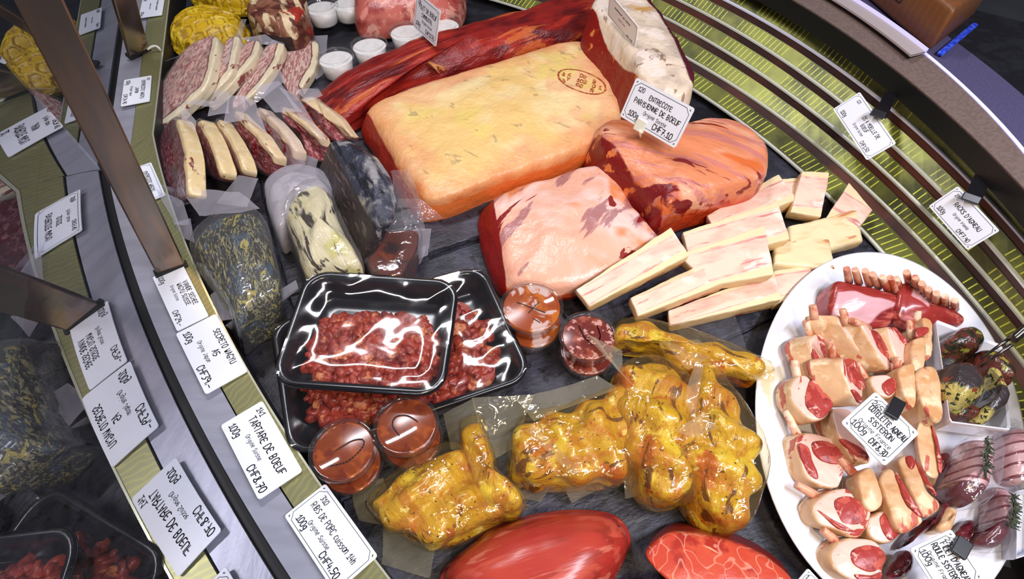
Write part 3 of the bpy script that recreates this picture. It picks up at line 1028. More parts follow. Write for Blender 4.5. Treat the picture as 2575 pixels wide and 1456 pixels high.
# D ---- rolled sirloin end in front of it (with the ENTRECOTE card)
M_d = mat('entrecote_fat', 'e28a60', [('n', 'efae8c', 16, .42, .68, {'st': (.4, 1.2, 1)}), ('n', 'de7038', 14, .52, .7, {'st': (.5, 1, 1), 'dist': .4}), ('n', '8a2a2a', 30, .60, .655, {'st': (.16, 1.5, 1), 'det': 5, 'dist': .4}), ('n', 'c87a78', 44, .56, .66, {'st': (.16, 1.4, 1), 'k': .7}), ('n', '7c1a1e', 9, .66, .70, {'det': 5, 'dist': .5}),
                                      ('a', 'c8421c', 't', 1.0, 1.5, {'nz': .6, 'ns': 30}), ('a', '7e1412', 'm', .42, .56, {'nz': .35, 'ns': 26}), ('n', 'e27a40', 40, .62, .70, {'by': 'm', 'det': 5})], rough=.34,
            bump=[('n', 24, .5, .006, {'st': (.4, 1.2, 1), 'det': 5}), ('n', 160, .2, .002)], sss=.05)


def entrecote():
    zt = .085
    top = P([(1512, 325), (1530, 292), (1600, 300), (1700, 300), (1800, 286), (1880, 300), (1935, 345), (1950, 400), (1930, 440), (1850, 462), (1780, 480), (1715, 500), (1680, 508), (1655, 470), (1610, 430), (1560, 395), (1525, 365)], zt)
    a, b = U(1512, 330, zt), U(1670, 508, zt)
    d = (b - a).normalized(); nl = V((-d.y, d.x, 0)); nl = nl if nl.x < 0 else -nl
    def mk(p, t): return max(0, min(1, (p - a).dot(nl) / .022 + .55)) if t > .55 else 0
    return solid('entrecote_joint', top, (-.020, .0, -.086), M_d, rnd=.022, dome=.012, bot=1.0, belly=.04, amp=.005, freq=20, mask=mk, n=140, lumps=.005)


EN = tag(entrecote(), 'orange pink entrecote joint with dark red cut end under the standing ENTRECOTE card', 'beef joint')

# E ---- pink slab
M_e = mat('pink_fat', 'f0b49a', [('n', 'f7cfc4', 8, .42, .66), ('n', 'e58a54', 9, .54, .74, {'dist': .5}), ('n', '9a5a66', 24, .60, .68, {'st': (.3, 1.5, 1), 'det': 5, 'k': .75}), ('n', '8c2220', 20, .70, .73, {'st': (.3, 1.3, 1), 'det': 5, 'dist': .6}),
                                 ('a', 'd8602c', 't', .95, 1.2, {'nz': .6, 'ns': 24}), ('a', '8c1816', 'm', .42, .55, {'nz': .25, 'ns': 30})], rough=.3,
            bump=[('n', 20, .4, .006, {'det': 5}), ('n', 150, .2, .0015)], sss=.05)


def pinkslab():
    zt = .048
    top = P([(1240, 492), (1300, 455), (1400, 428), (1500, 405), (1545, 420), (1590, 480), (1650, 560), (1680, 605), (1640, 650), (1560, 680), (1480, 705), (1400, 715), (1330, 702), (1290, 690), (1262, 630), (1240, 560)], zt)
    a, b = U(1236, 480, zt), U(1268, 690, zt)
    d = (b - a).normalized(); nl = V((-d.y, d.x, 0)); nl = nl if nl.x < 0 else -nl
    def mk(p, t):
        k = (p - a).dot(nl) / .014 + .62
        k2 = .7 if (t > 1.35 and p.y < U(1400, 690, .03).y and p.x > U(1400, 690, .03).x) else 0
        return max(0, min(1, max(k, k2))) if t > .8 else 0
    return solid('pink_beef_slab', top, (-.022, .004, -.049), M_e, rnd=.024, dome=.014, bot=1.0, belly=.03, amp=.004, freq=22, mask=mk, n=140, lumps=.004)


tag(pinkslab(), 'pink fat-covered beef slab with dark red left end behind the sauce pots', 'beef joint')

# F ---- pale round joint at the top
M_f = mat('rose_joint', 'c2665a', [('n', '9a3c38', 14, .45, .7, {'dist': .5}), ('n', 'd88a7c', 26, .55, .7, {'st': (.3, 1.4, 1), 'det': 5}), ('n', 'e0a898', 22, .68, .73, {'dist': 1.2, 'k': .7})], rough=.34, bump=[('n', 30, .4, .004)], sss=.05)
F_ = [(880, -25), (890, -75), (960, -105), (1060, -115), (1150, -95), (1165, -45), (1145, -12), (1090, 4), (1010, 8), (930, 10), (890, 6)]
tag(solid('beef_round', P(F_, .075), (0, -.004, -.076), M_f, ell=.6, sq=.7, dome=.010, rb=.02, belly=.02, amp=.004, freq=16, n=110), 'rosy round beef joint behind the white pots at the top', 'beef joint')

# bottom joints
M_b1 = mat('smooth_red_joint', 'a8322a', [('n', '7e2420', 30, .5, .7, {'st': (.3, 1.4, 1), 'det': 6}), ('n', 'd0604a', 44, .56, .72, {'st': (.2, 1.4, 1), 'k': .6}), ('n', 'c4503a', 7, .4, .7, {'st': (.5, 1, 1)}), ('n', '8a221e', 12, .5, .72, {'st': (.25, 1.3, 1)}), ('n', 'd8806a', 60, .66, .74, {'st': (.15, 1.5, 1), 'k': .5})], rough=.30, bump=[('n', 26, .25, .004, {'st': (.2, 1.3, 1)})], sss=.05)
B1 = [(1106, 1470), (1120, 1420), (1180, 1370), (1260, 1315), (1380, 1280), (1500, 1276), (1570, 1298), (1600, 1350), (1588, 1400), (1550, 1470), (1500, 1540), (1350, 1590), (1180, 1570)]
tag(solid('red_rump_joint', P(B1, .062), (0, .012, -.063), M_b1, ell=.75, sq=.75, dome=.006, rb=.02, belly=.06, amp=.003, freq=12, n=110), 'large smooth red joint in front of the marinated ribs, cut by the bottom edge', 'beef joint')
M_b2 = mat('marbled_cut_face', 'c4452e', [('n', 'd86244', 10, .42, .68), ('n', 'a83024', 40, .5, .7), ('n', 'efa080', 34, .66, .71, {'st': (.5, 1, 1), 'dist': 1.6, 'det': 5}), ('e', 'eaa890', 26, .035, .0, {'dist': .12, 'k': .55}),
                                          ('a', '8f231c', 't', .97, 1.15, {})], rough=.30, bump=[('n', 60, .2, .002)], sss=.05)
B2 = [(1622, 1398), (1660, 1350), (1705, 1338), (1800, 1352), (1880, 1378), (1950, 1420), (2000, 1470), (2010, 1540), (1900, 1570), (1780, 1530), (1690, 1472)]
tag(solid('red_cut_joint', P(B2, .060), (.022, .026, -.061), M_b2, rnd=.006, dome=.004, amp=.002, freq=16, n=110), 'orange red joint with flat marbled cut face next to the white platter', 'beef joint')
B3 = [(1570, 1480), (1640, 1455), (1700, 1458), (1770, 1500), (1740, 1560), (1600, 1560)]
tag(solid('small_red_joint', P(B3, .050), (0, .006, -.051), mat('pale_red_joint', 'd0604a', [('n', 'e08a6c', 14, .45, .7)], rough=.32), ell=.7, dome=.006, amp=.002, n=70), 'pale red joint of which only the top shows between the two front joints', 'beef joint')

# card standing on a pin in the entrecote joint
q = quad([(1597, 193), (1742, 270), (1703, 377), (1563, 293)], (.172, .172, .118, .118))
o = card(q, 'price card reading ENTRECOTE PARISIENNE DE BOEUF on a pin in the meat',
         [('120', .07, .80, .13, 'l'), ('ENTRECOTE', .52, .68, .13, 'c'), ('PARISIENNE DE BOEUF', .52, .48, .14, 'c'), ('Origine Suisse', .54, .31, .105, 'c'), ('100g', .08, .13, .16, 'l'), ('CHF7.10', .94, .07, .19, 'r')], True, group='price cards standing in the meat')
zz = (q[0] - q[3]).normalized(); nn = (q[1] - q[0]).cross(zz).normalized()
w_, h_ = (q[1] - q[0]).length, (q[0] - q[3]).length
bm = bmesh.new(); box_bm(bm, Matrix.Translation((-.13 * w_, -h_ / 2 + .003, -.002)), .017, .018, .005, .001)
mobj('card_clip', bm, M_wclip, o, False)
bm = bmesh.new(); tube_bm(bm, [U(1609, 328, .122), U(1612, 352, .086)], .0018, 8)
mobj('pin', bm, M_wclip, o, True, o.matrix_basis)
q = quad([(1055, -7), (1118, 36), (1087, 111), (1034, 53)], (.135, .135, .078, .078))
card(q, 'price card reading FILET DE BOEUF SIMMENTAL standing by the long fillet',
     [('231', .07, .84, .12, 'l'), ('FILET DE BOEUF', .54, .66, .14, 'c'), ('SIMMENTAL', .54, .47, .13, 'c'), ('Origine Suisse', .56, .32, .09, 'c'), ('100g', .07, .16, .14, 'l'), ('CHF11.50', .95, .07, .15, 'r')], True, group='price cards standing in the meat')
q = quad([(1527, -22), (1597, 62), (1605, 126), (1535, 42)], (.175, .165, .128, .138))
card(q, 'price card seen nearly edge-on, standing on the white fat of the tall block',
     [('~~~~~~~~ ~~ ~~~~~', .5, .62, .16, 'c'), ('~~~~~~ ~~~~~', .5, .36, .10, 'c'), ('~~~ ~~~', .9, .08, .15, 'r')], True, group='price cards standing in the meat')
# ================================================================ clear films
F_bag = film('vacuum_bag_film', haze=.065, gloss=.75, rough=.10, bump=.6, scale=55)
F_bag2 = film('milky_bag_film', haze=.36, gloss=.75, rough=.12, bump=.7, scale=45, hazec='f4f0ff')
F_clear = film('tray_film', haze=.015, gloss=.7, rough=.06, bump=.10, scale=22)
F_cup = film('clear_cup_plastic', haze=.014, gloss=.9, rough=.05, bump=.0, scale=10, hazec='ffffff')
F_yel = film('marinade_bag_film', tint='fffae8', haze=.04, gloss=.9, rough=.07, bump=.8, scale=60, hazec='f6e7b0')


F_yel2 = film('marinade_flap_film', tint='fff6dc', haze=.20, gloss=.9, rough=.08, bump=.6, scale=50, hazec='f6f0da')


def bag_bm(bm, top, ext, grow=.0025, n=56, amp=.002, freq=40, seed=0, dome=.0):
    """loose skin around a solid"""
    ext = V(ext); up = -ext.normalized()
    top = spline(top, n); c = sum(top, V()) / n
    sd = V((seed * 2.1, seed, seed * 4.7))
    rows = []
    for s, z in ((.0, 1), (.3, 1), (.55, 1), (.75, 1), (.88, 1), (.96, .96), (1, .85), (1, .6), (1, .35), (.99, .08)):
        r = []
        for p in top:
            rad = p - c
            L = rad.length
            q = c + rad * (s * (1 + grow / L)) + ext * (1 - z) + up * (grow + dome * (1 - s * s))
            q = q + rad.normalized() * fbm(q + sd, freq, 2) * amp + up * fbm(q - sd, freq, 2) * amp * (1 if z > .9 else .2)
            r.append(q)
        rows.append([bm.verts.new(sum(r, V()) / n)] if s == 0 else [bm.verts.new(q) for q in r])
    for a, b in zip(rows, rows[1:]):
        for j in range(n):
            q = []
            for v in (a[j % len(a)], a[(j + 1) % len(a)], b[(j + 1) % len(b)], b[j % len(b)]):
                if v not in q: q.append(v)
            bm.faces.new(q)
    return bm


def milky(bm, nf):
    bm.faces.ensure_lookup_table()
    for f in bm.faces[nf:]: f.material_index = 1


def flap(bm, pts, amp=.004, fold=.003, seed=0, nx=22, ny=14):
    A, B, C, D = pts
    return sheet_bm(bm, A, B, C, D, nx, ny, amp, 22, seed, fold)


# ================================================================ wagyu steaks in vacuum bags
def steak_mat(name, red, fat, marb, strip='e8d2a8', amount=.5):
    return mat(name, red, [('n', fat, 200, .60 - amount * .14, .72 - amount * .12, {'st': (.35, 1.5, 1), 'det': 6, 'dist': .6, 'k': .85}), ('n', marb, 40, .5, .75, {'det': 5, 'k': .6}),
                           ('a', '6a1014', 'm', .16, .34, {'nz': .3, 'ns': 60}), ('a', strip, 'm', .42, .60, {'nz': .3, 'ns': 60}), ('n', '7c1a18', 60, .66, .72, {'by': 'm', 'st': (.3, 1, 1)}), ('n', 'f4e4c4', 90, .5, .7, {'by': 'm', 'k': .5})],
               rough=.34, bump=[('n', 120, .2, .0015)], sss=.06)


M_pale = steak_mat('pale_wagyu', 'a06464', 'dcc0b0', 'c89a90', 'e6d8b6', 1.2)
M_dkst = steak_mat('dark_wagyu', '73202a', 'b8747a', '4f141e', 'ead09a', .6)
M_rdst = steak_mat('red_wagyu', '8c2230', 'd69a98', '6a1822', 'ecd0a4', .9)


def steak(name, face, thick, fatline, mat_, label, flaps=(), fatw=.016, grp='', seed=0, ext=None, fm=None, rnd=.004):
    """face: outline of the visible cut face (px,py,h). thick: thickness. fatline: two outline points (px,py,h) along which the fat rim runs"""
    top = P(face)
    n = V()
    c = sum(top, V()) / len(top)
    for i in range(len(top)): n += (top[i] - c).cross(top[(i + 1) % len(top)] - c)
    n = n.normalized()
    if n.dot(V((0, 0, CAM_H)) - c) < 0: n = -n
    e = V(ext) if ext is not None else -n * thick
    fl = P(fatline)
    t = empty(name, c + e, label, 'vacuum-packed steak', grp)

    def mk(p, tt):
        d = 1e9
        for a, b in zip(fl, fl[1:]):
            ab = b - a; k = max(0, min(1, (p - a).dot(ab) / ab.length_squared))
            q = (p - a - ab * k)
            q = q - e.normalized() * q.dot(e.normalized())
            d = min(d, q.length)
        return max(0, min(1, 1 - (d - fatw * .55) / (fatw * .9)))
    solid('steak', top, e, mat_, t, n=90, rt=12, rs=9, rnd=rnd, amp=.0030, freq=34, seed=seed, mask=mk, dome=.002)
    bm = bmesh.new()
    bag_bm(bm, top, e, .0022, seed=seed)
    nf = len(bm.faces)
    for k, f in enumerate(flaps): flap(bm, P(f), seed=seed * 3 + k)
    milky(bm, nf)
    mobj('vacuum_bag', bm, [fm or F_bag, F_bag2], t, True, mw(t))
    return t


G1 = 'pale wagyu steaks fanned out in vacuum bags'
steak('vacuum_packed_steak', [(545, 95, .075), (532, 170, .07), (515, 215, .06), (470, 262, .04), (405, 318, .016), (384, 312, .010), (392, 250, .020), (416, 190, .034), (468, 122, .06), (510, 96, .072)], .020,
      [(548, 95, .075), (534, 170, .07), (516, 215, .06), (470, 262, .04), (400, 318, .016)], M_pale, 'largest pale marbled steak pack, leftmost of the fan beside the ledge', [
          [(401, 161, .028), (500, 110, .055), (612, 46, .06), (470, 118, .06)], [(612, 48, .07), (622, 48, .06), (598, 150, .05), (560, 160, .068)],
          [(378, 325, .004), (392, 250, .018), (404, 161, .028), (396, 245, .014)], [(376, 330, .003), (440, 310, .02), (520, 240, .05), (500, 262, .03)]], .011, G1, 1)
steak('vacuum_packed_steak', [(600, 92, .068), (592, 130, .066), (582, 180, .058), (545, 222, .045), (500, 252, .03), (470, 262, .02), (500, 235, .03), (540, 200, .05), (560, 140, .062), (572, 100, .066)], .018,
      [(602, 92, .068), (594, 130, .066), (583, 180, .058), (545, 224, .045), (480, 262, .02)], M_pale, 'pale marbled steak pack second from the left in the fan', [
          [(600, 92, .06), (735, 80, .05), (716, 112, .045), (640, 108, .05)]], .011, G1, 2)
steak('vacuum_packed_steak', [(652, 104, .058), (640, 140, .056), (600, 190, .048), (560, 232, .036), (520, 262, .022), (560, 215, .036), (590, 170, .05), (610, 120, .056), (625, 102, .058)], .018,
      [(656, 104, .058), (642, 140, .056), (602, 190, .048), (560, 234, .036), (530, 258, .024)], M_pale, 'pale marbled steak pack in the middle of the fan', [
          [(690, 85, .05), (748, 74, .045), (716, 112, .04), (660, 140, .05)]], .011, G1, 3)
steak('vacuum_packed_steak', [(712, 108, .05), (700, 150, .046), (668, 198, .04), (632, 238, .028), (590, 270, .016), (585, 255, .02), (620, 200, .034), (652, 150, .044), (672, 115, .05)], .018,
      [(714, 108, .05), (700, 152, .046), (668, 200, .04), (630, 240, .028)], M_pale, 'pale marbled steak pack fourth from the left in the fan, beside the flat one', [
          [(640, 225, .03), (700, 170, .035), (720, 200, .03), (640, 260, .02)]], .011, G1, 4)
steak('vacuum_packed_steak', [(712, 106, .030), (790, 102, .026), (801, 125, .024), (795, 165, .022), (770, 205, .02), (742, 238, .014), (718, 220, .018), (702, 180, .022), (704, 140, .026)], .018,
      [(798, 108, .025), (800, 140, .024), (792, 170, .022), (766, 212, .018)], M_pale, 'pale marbled steak pack lying flat at the right of the fan beside the white pots', [
          [(770, 86, .010), (822, 85, .008), (818, 180, .006), (796, 200, .008)], [(700, 110, .02), (770, 86, .012), (800, 104, .016), (790, 106, .02)]], .011, G1, 5)

G2 = 'marbled steaks standing in vacuum bags'


def standing(Af, Bf, Ar, Br, face, label, m, h=.085, flaps=(), seed=0, fatw=.009, fm=None):
    """steak on edge: the fat rim runs from Af to Bf on the face side, Ar to Br on the far side"""
    k = .80
    Ar = (Af[0] + (Ar[0] - Af[0]) * k, Af[1] + (Ar[1] - Af[1]) * k); Br = (Bf[0] + (Br[0] - Bf[0]) * k, Bf[1] + (Br[1] - Bf[1]) * k)
    a, b, a2, b2 = U(*Af, h), U(*Bf, h), U(*Ar, h - .006), U(*Br, h - .006)
    ext = ((a2 - a) + (b2 - b)) / 2
    rim = [((Af[0] * (1 - t) + Bf[0] * t) + 11 * math.sin(t * math.pi) ** .8 + 4 * noise.noise(V((seed * 1.7, t * 3, 0))), (Af[1] * (1 - t) + Bf[1] * t), h - .010 * abs(2 * t - 1) ** 3) for t in (0, .12, .3, .5, .7, .88, 1)]
    f = rim + list(face)
    return steak('vacuum_packed_steak', f, ext.length, rim, m, label, flaps, fatw, G2, seed, ext=ext + V((.004, 0, -.008)), fm=fm, rnd=.007)


standing((446, 297), (472, 492), (492, 297), (508, 492), [(440, 500, .04), (402, 452, .016), (392, 400, .012), (400, 350, .016), (424, 305, .045)],
         'dark marbled steak pack at the left end of the standing row beside the ledge', M_dkst, .085,
         [[(455, 262, .085), (492, 300, .088), (492, 330, .088), (456, 300, .09)], [(455, 262, .085), (540, 275, .085), (556, 262, .082), (500, 256, .082)], [(400, 460, .04), (470, 492, .06), (520, 500, .05), (440, 520, .03)]], 11)
standing((500, 300), (556, 438), (536, 300), (592, 432), [(548, 452, .05), (508, 420, .03), (490, 360, .03), (486, 320, .05)], 'standing steak pack second from the left, with a bloody seam along its fat', M_dkst, .080,
         [[(536, 222, .085), (578, 226, .085), (575, 285, .082), (520, 290, .08)]], 12)
standing((548, 300), (612, 430), (582, 304), (640, 424), [(604, 446, .045), (574, 420, .03), (540, 360, .028), (534, 320, .04)], 'standing steak pack third from the left, pale yellow fat edge', M_dkst, .078,
         [[(575, 240, .085), (620, 240, .08), (612, 300, .075), (560, 310, .078)], [(540, 510, .03), (600, 440, .06), (650, 450, .05), (620, 520, .03)]], 13)
standing((588, 278), (690, 398), (628, 290), (706, 378), [(676, 440, .03), (640, 420, .02), (608, 370, .022), (588, 320, .04)], 'standing steak pack in the middle of the row with a bright marbled face', M_rdst, .072,
         [[(600, 236, .08), (640, 250, .075), (668, 330, .07), (622, 300, .072)]], 14, .010)
standing((652, 272), (744, 382), (690, 280), (758, 366), [(734, 420, .03), (706, 402, .022), (664, 340, .024), (646, 296, .04)], 'standing steak pack in a silvery creased bag, third from the right', M_rdst, .066,
         [[(640, 220, .075), (700, 200, .07), (760, 280, .06), (690, 280, .066)], [(690, 395, .03), (740, 385, .05), (770, 410, .04), (720, 440, .02)]], 15, .012, F_bag2)
standing((708, 268), (804, 352), (742, 270), (818, 338), [(818, 398, .016), (780, 400, .014), (752, 350, .020), (712, 300, .04)], 'standing steak pack second from the right, its face stained dark red', M_rdst, .060,
         [[(700, 215, .07), (745, 235, .065), (822, 356, .05), (780, 330, .058)], [(750, 380, .02), (800, 400, .02), (790, 440, .01), (752, 430, .012)]], 16, .009)
standing((784, 242), (884, 344), (806, 240), (896, 338), [(868, 352, .024), (836, 352, .02), (800, 310, .022), (770, 264, .03), (752, 250, .036)], 'steak pack at the right end of the standing row, next to the long fillet', M_rdst, .046,
         [[(742, 225, .05), (800, 222, .045), (812, 240, .045), (770, 255, .046)]], 17, .014)

# ================================================================ dried meats
M_dry1 = mat('blue_grey_crust', '2a2c28', [('n', '8a8662', 170, .5, .66, {'st': (.35, 1.3, 1), 'det': 6, 'dist': 1.5}), ('n', '34506c', 34, .52, .70, {'det': 5, 'k': .55}), ('n', 'a89a4a', 90, .64, .72, {'st': (.4, 1.2, 1), 'dist': 1.2}),
                                           ('a', '1c1c22', 'm', .4, .6)], rough=.30, bump=[('n', 110, .8, .004, {'st': (.4, 1.2, 1), 'det': 6})])
M_dry2 = mat('cream_fat_crust', 'ddd3ae', [('n', 'c6bf70', 14, .52, .7), ('n', '3a2e20', 44, .56, .64, {'st': (.18, 1.5, 1), 'det': 6, 'dist': .9}), ('n', 'efe6d0', 12, .55, .7), ('a', '2c2a2c', 'm', .4, .6)], rough=.3,
             bump=[('n', 70, .5, .003, {'st': (.3, 1.3, 1)})])
M_dry3 = mat('grey_mould_rind', '3a3c4c', [('n', '8e8c90', 24, .46, .66, {'det': 6, 'dist': .6}), ('n', '22242e', 60, .5, .66, {'st': (.25, 1.4, 1), 'det': 6}), ('n', 'b0a894', 18, .62, .72), ('a', '352c30', 'm', .4, .55), ('n', '6a5a58', 120, .62, .7, {'by': 'm', 'st': (.2, 1, 1)})],
             rough=.36, bump=[('n', 60, .6, .004, {'det': 6})])
M_dry4 = mat('amber_dried_meat', '5a2410', [('n', '8c3c14', 20, .45, .65, {'st': (.4, 1, 1)}), ('n', '2a0e08', 26, .5, .7)], rough=.12, coat=.8)


def meatpack(name, top, h, ext, m, label, cat, seed, mask=None, bagm=None, flaps=(), rnd=.02, dome=.008, amp=.003, bag=True, bot=1., rb=None, lumps=.003, bagname='vacuum_bag', body='dried_meat_body'):
    T = P(top, h)
    c = sum(T, V()) / len(T)
    t = empty(name, c + V(ext), label, cat)
    solid(body, T, ext, m, t, rnd=rnd, rb=rb, dome=dome, amp=amp, freq=26, seed=seed, mask=mask, bot=bot, lumps=lumps)
    bm = bmesh.new()
    if bag: bag_bm(bm, T, ext, .003, seed=seed, dome=dome)
    nf = len(bm.faces)
    for k, f in enumerate(flaps): flap(bm, P(f), .005, .005, seed * 3 + k)
    milky(bm, nf)
    mobj(bagname, bm, [bagm or F_bag, F_bag2 if bag else bagm], t, True, mw(t))
    return t


q0, q1 = U(470, 600, .06), U(600, 840, .06)
def lm(a, b, w=.012, off=.5):
    d = (b - a).normalized(); nl = V((-d.y, d.x, 0)); nl = nl if nl.x < 0 else -nl
    return lambda p, t: max(0, min(1, (p - a).dot(nl) / w + off)) if t > .9 else 0


meatpack('dried_meat', [(478, 600), (520, 545), (585, 522), (640, 525), (668, 560), (690, 640), (705, 700), (690, 735), (640, 760), (600, 790), (585, 770), (545, 700), (505, 640)], .085, (-.020, -.012, -.084), M_dry1,
         'dark dried meat with a blue-green crust in a clear bag beside the SECRETO card', 'dried meat', 21, lm(U(478, 600, .085), U(585, 775, .085), .02, .3), F_bag, [
             [(384, 468, .05), (452, 500, .06), (470, 560, .06), (430, 560, .05)], [(452, 470, .07), (600, 478, .08), (650, 520, .085), (500, 540, .085)], [(430, 560, .045), (470, 548, .06), (480, 610, .06), (446, 590, .04)],
             [(520, 740, .05), (575, 700, .085), (600, 800, .06), (530, 810, .04)], [(600, 790, .07), (745, 706, .06), (752, 728, .05), (622, 830, .05)], [(570, 830, .04), (600, 800, .06), (612, 826, .04), (590, 838, .02)]], .022, .010)
meatpack('dried_meat', [(715, 520), (742, 470), (790, 448), (828, 470), (850, 530), (880, 590), (908, 640), (908, 664), (860, 672), (800, 668), (762, 660), (738, 610)], .082, (-.016, .004, -.081), M_dry2,
         'cream coloured dried meat with dark veins wrapped in film between two darker pieces', 'dried meat', 22, lm(U(712, 520, .082), U(760, 664, .082), .02, .3), F_bag, [], .03, .012)
meatpack('wrapped_end', [(668, 470), (690, 435), (740, 415), (800, 425), (835, 460), (820, 490), (760, 500), (715, 560), (690, 560)], .060, (-.006, -.004, -.058), mat('pale_wrapped_fat', 'b4b0b0', [('n', '8e8a92', 40, .45, .6, {'dist': 1})], rough=.3),
         'grey film-wrapped rounded end behind the cream dried meat', 'dried meat', 23, None, F_bag2, [], .035, .01)
meatpack('dried_meat', [(833, 348), (870, 346), (905, 358), (950, 385), (985, 425), (1000, 465), (1005, 510), (985, 550), (950, 560), (930, 520), (905, 470), (875, 420), (845, 375)], .105, (-.040, -.018, -.070), M_dry3,
         'halved dark dried meat with grey mouldy rind, tilted on the amber piece', 'dried meat', 24, lm(U(833, 352, .105), U(945, 560, .105), .012, .2), film('cling_film', haze=.16, gloss=.9, rough=.06, bump=1.0, scale=90), [
             [(985, 425, .09), (1030, 420, .07), (1065, 520, .05), (1000, 520, .08)], [(1000, 500, .08), (1060, 500, .06), (1115, 548, .03), (1020, 570, .04)], [(990, 540, .07), (1060, 520, .05), (1070, 580, .03), (970, 590, .05)]], .014, .012, bag=False, bagname='cling_film_wrap')
meatpack('dried_meat', [(862, 520), (900, 505), (960, 580), (1010, 585), (1052, 572), (1050, 610), (1025, 660), (1000, 692), (940, 690), (912, 640), (880, 575)], .050, (-.004, 0, -.049), M_dry4,
         'glossy amber brown dried meat in a vacuum bag under the halved one', 'dried meat', 25, None, F_bag, [[(1050, 570, .03), (1088, 572, .015), (1078, 640, .008), (1030, 660, .02)], [(1030, 640, .015), (1080, 610, .01), (1060, 660, .004), (1010, 700, .006)]], .012, .004)

# ================================================================ black trays of minced beef
M_tray = mat('black_tray', '131318', rough=.22, spec=.6)
M_mince = mat('mince_red', '9c3624', [('n', '84281c', 40, .42, .66), ('n', 'c87a50', 60, .60, .72), ('n', '6e1a18', 90, .6, .72, {'k': .7})], rough=.36, bump=[('n', 160, .35, .002)], sss=.06)


def rrect(w, h, r, k=7):
    out = []
    for sx, sy, a0 in ((1, 1, 0), (-1, 1, 90), (-1, -1, 180), (1, -1, 270)):
        for i in range(k):
            a = math.radians(a0 + 90 * i / (k - 1))
            out.append((sx * (w / 2 - r) + r * math.cos(a), sy * (h / 2 - r) + r * math.sin(a)))
    return out


def tray(fr, w, h, d, label, seed, film_wrap, mound):
    t = empty('mince_tray', label=label, cat='meat tray', group='black trays of minced beef', mat=fr)
    bm = bmesh.new()
    prof = [(-.004, d - .004), (-.004, d), (.000, d + .001), (.004, d), (.006, d - .003), (.012, .006), (.016, .0015), (.03, .0015)]
    rows = []
    for ins, z in prof: rows.append([bm.verts.new((x, y, z)) for x, y in rrect(w - 2 * ins, h - 2 * ins, max(.008, .026 - ins))])
    out = [(.008, .0), (.03, .0)]
    for a, b in zip(rows, rows[1:]):
        n = len(a)
        for i in range(n): bm.faces.new((a[i], a[(i + 1) % n], b[(i + 1) % n], b[i]))
    bm.faces.new(rows[-1])
    lo = [[bm.verts.new((x, y, z)) for x, y in rrect(w - 2 * ins, h - 2 * ins, max(.008, .026 - ins))] for ins, z in ((-.003, d - .005), (.004, d - .006), (.010, .004), (.015, 0))]
    prev = rows[0]
    for b in lo:
        n = len(b)
        for i in range(n): bm.faces.new((prev[i], b[i], b[(i + 1) % n], prev[(i + 1) % n]))
        prev = b
    bm.faces.new(prev[::-1])
    bmesh.ops.recalc_face_normals(bm, faces=bm.faces)
    mobj('tray_shell', bm, M_tray, t, True)
    # minced meat: crumbled lumps
    rr = random.Random(seed)
    bm = bmesh.new()
    cx, cy, mw_, mh_ = mound
    for k in range(520):
        u, v = rr.uniform(-1, 1), rr.uniform(-1, 1)
        if abs(u) ** 3 + abs(v) ** 3 > 1 + rr.uniform(-.2, .12): continue
        hgt = (d - .006) * (1 - .35 * (u * u + v * v)) * rr.uniform(.72, 1.0)
        r = rr.uniform(.0055, .0105)
        m = Matrix.Translation((cx + u * mw_ / 2, cy + v * mh_ / 2, max(.006, hgt - r * .5))) @ Matrix.Rotation(rr.uniform(0, 6), 4, V((rr.uniform(-1, 1), rr.uniform(-1, 1), rr.uniform(-1, 1)))) @ Matrix.Diagonal((rr.uniform(.9, 1.5), rr.uniform(.7, 1.1), rr.uniform(.6, .9), 1))
        g = bmesh.ops.create_icosphere(bm, subdivisions=2, radius=r, matrix=m)
        for q in g['verts']:
            q.co += V((noise.noise(q.co * 190), noise.noise(q.co * 190 + V((5, 0, 0))), noise.noise(q.co * 190 + V((0, 7, 0))))) * .0042
    pl = rrect(mw_ * .9, mh_ * .9, .02)
    f = bm.faces.new([bm.verts.new((cx + x, cy + y, d * .42)) for x, y in pl])
    f2 = bm.faces.new([bm.verts.new((cx + x, cy + y, .002)) for x, y in pl][::-1])
    tag(mobj('minced_meat', bm, M_mince, t, True), kind='stuff')
    bm = bmesh.new()
    nx, ny = 60, 44
    sd = V((seed, seed * 2, 0))
    rows = []
    for j in range(ny + 1):
        row = []
        for i in range(nx + 1):
            u, v = 2 * i / nx - 1, 2 * j / ny - 1
            p = V((u * (w / 2 + .001), v * (h / 2 + .001), d + .0022))
            e = max(abs(u), abs(v))
            inn = max(0, 1 - e) * 3
            edge = max(0, min(1, (e - .62) / .3)) * min(1, inn * 1.6)
            p.z += -.003 * min(1, inn) + (1 - abs(noise.noise(V((p.x * 26, p.y * 26, 0)) + sd)) * 2) * (.0004 + .0022 * edge) * min(1, inn) + noise.noise(p * 13 + sd) * .0016 * min(1, inn)
            # keep to the rounded rim
            rx, ry = w / 2 - .024, h / 2 - .024
            ex, ey = abs(p.x) - rx, abs(p.y) - ry
            if ex > 0 and ey > 0:
                L = math.hypot(ex, ey)
                if L > .027: p.x = math.copysign(rx + ex / L * .027, p.x); p.y = math.copysign(ry + ey / L * .027, p.y)
            row.append(bm.verts.new(p))
        rows.append(row)
    for a, b in zip(rows, rows[1:]):
        for i in range(nx): bm.faces.new((a[i], a[i + 1], b[i + 1], b[i]))
    if film_wrap:
        k = rrect(w + .003, h + .003, .027)
        A_ = [bm.verts.new((x, y, d + .002)) for x, y in k]; B_ = [bm.verts.new((x * .985, y * .985, d * .4)) for x, y in k]
        for i in range(len(k)): bm.faces.new((A_[i], B_[i], B_[(i + 1) % len(k)], A_[(i + 1) % len(k)]))
    mobj('clear_film', bm, F_clear, t, True)
    return t


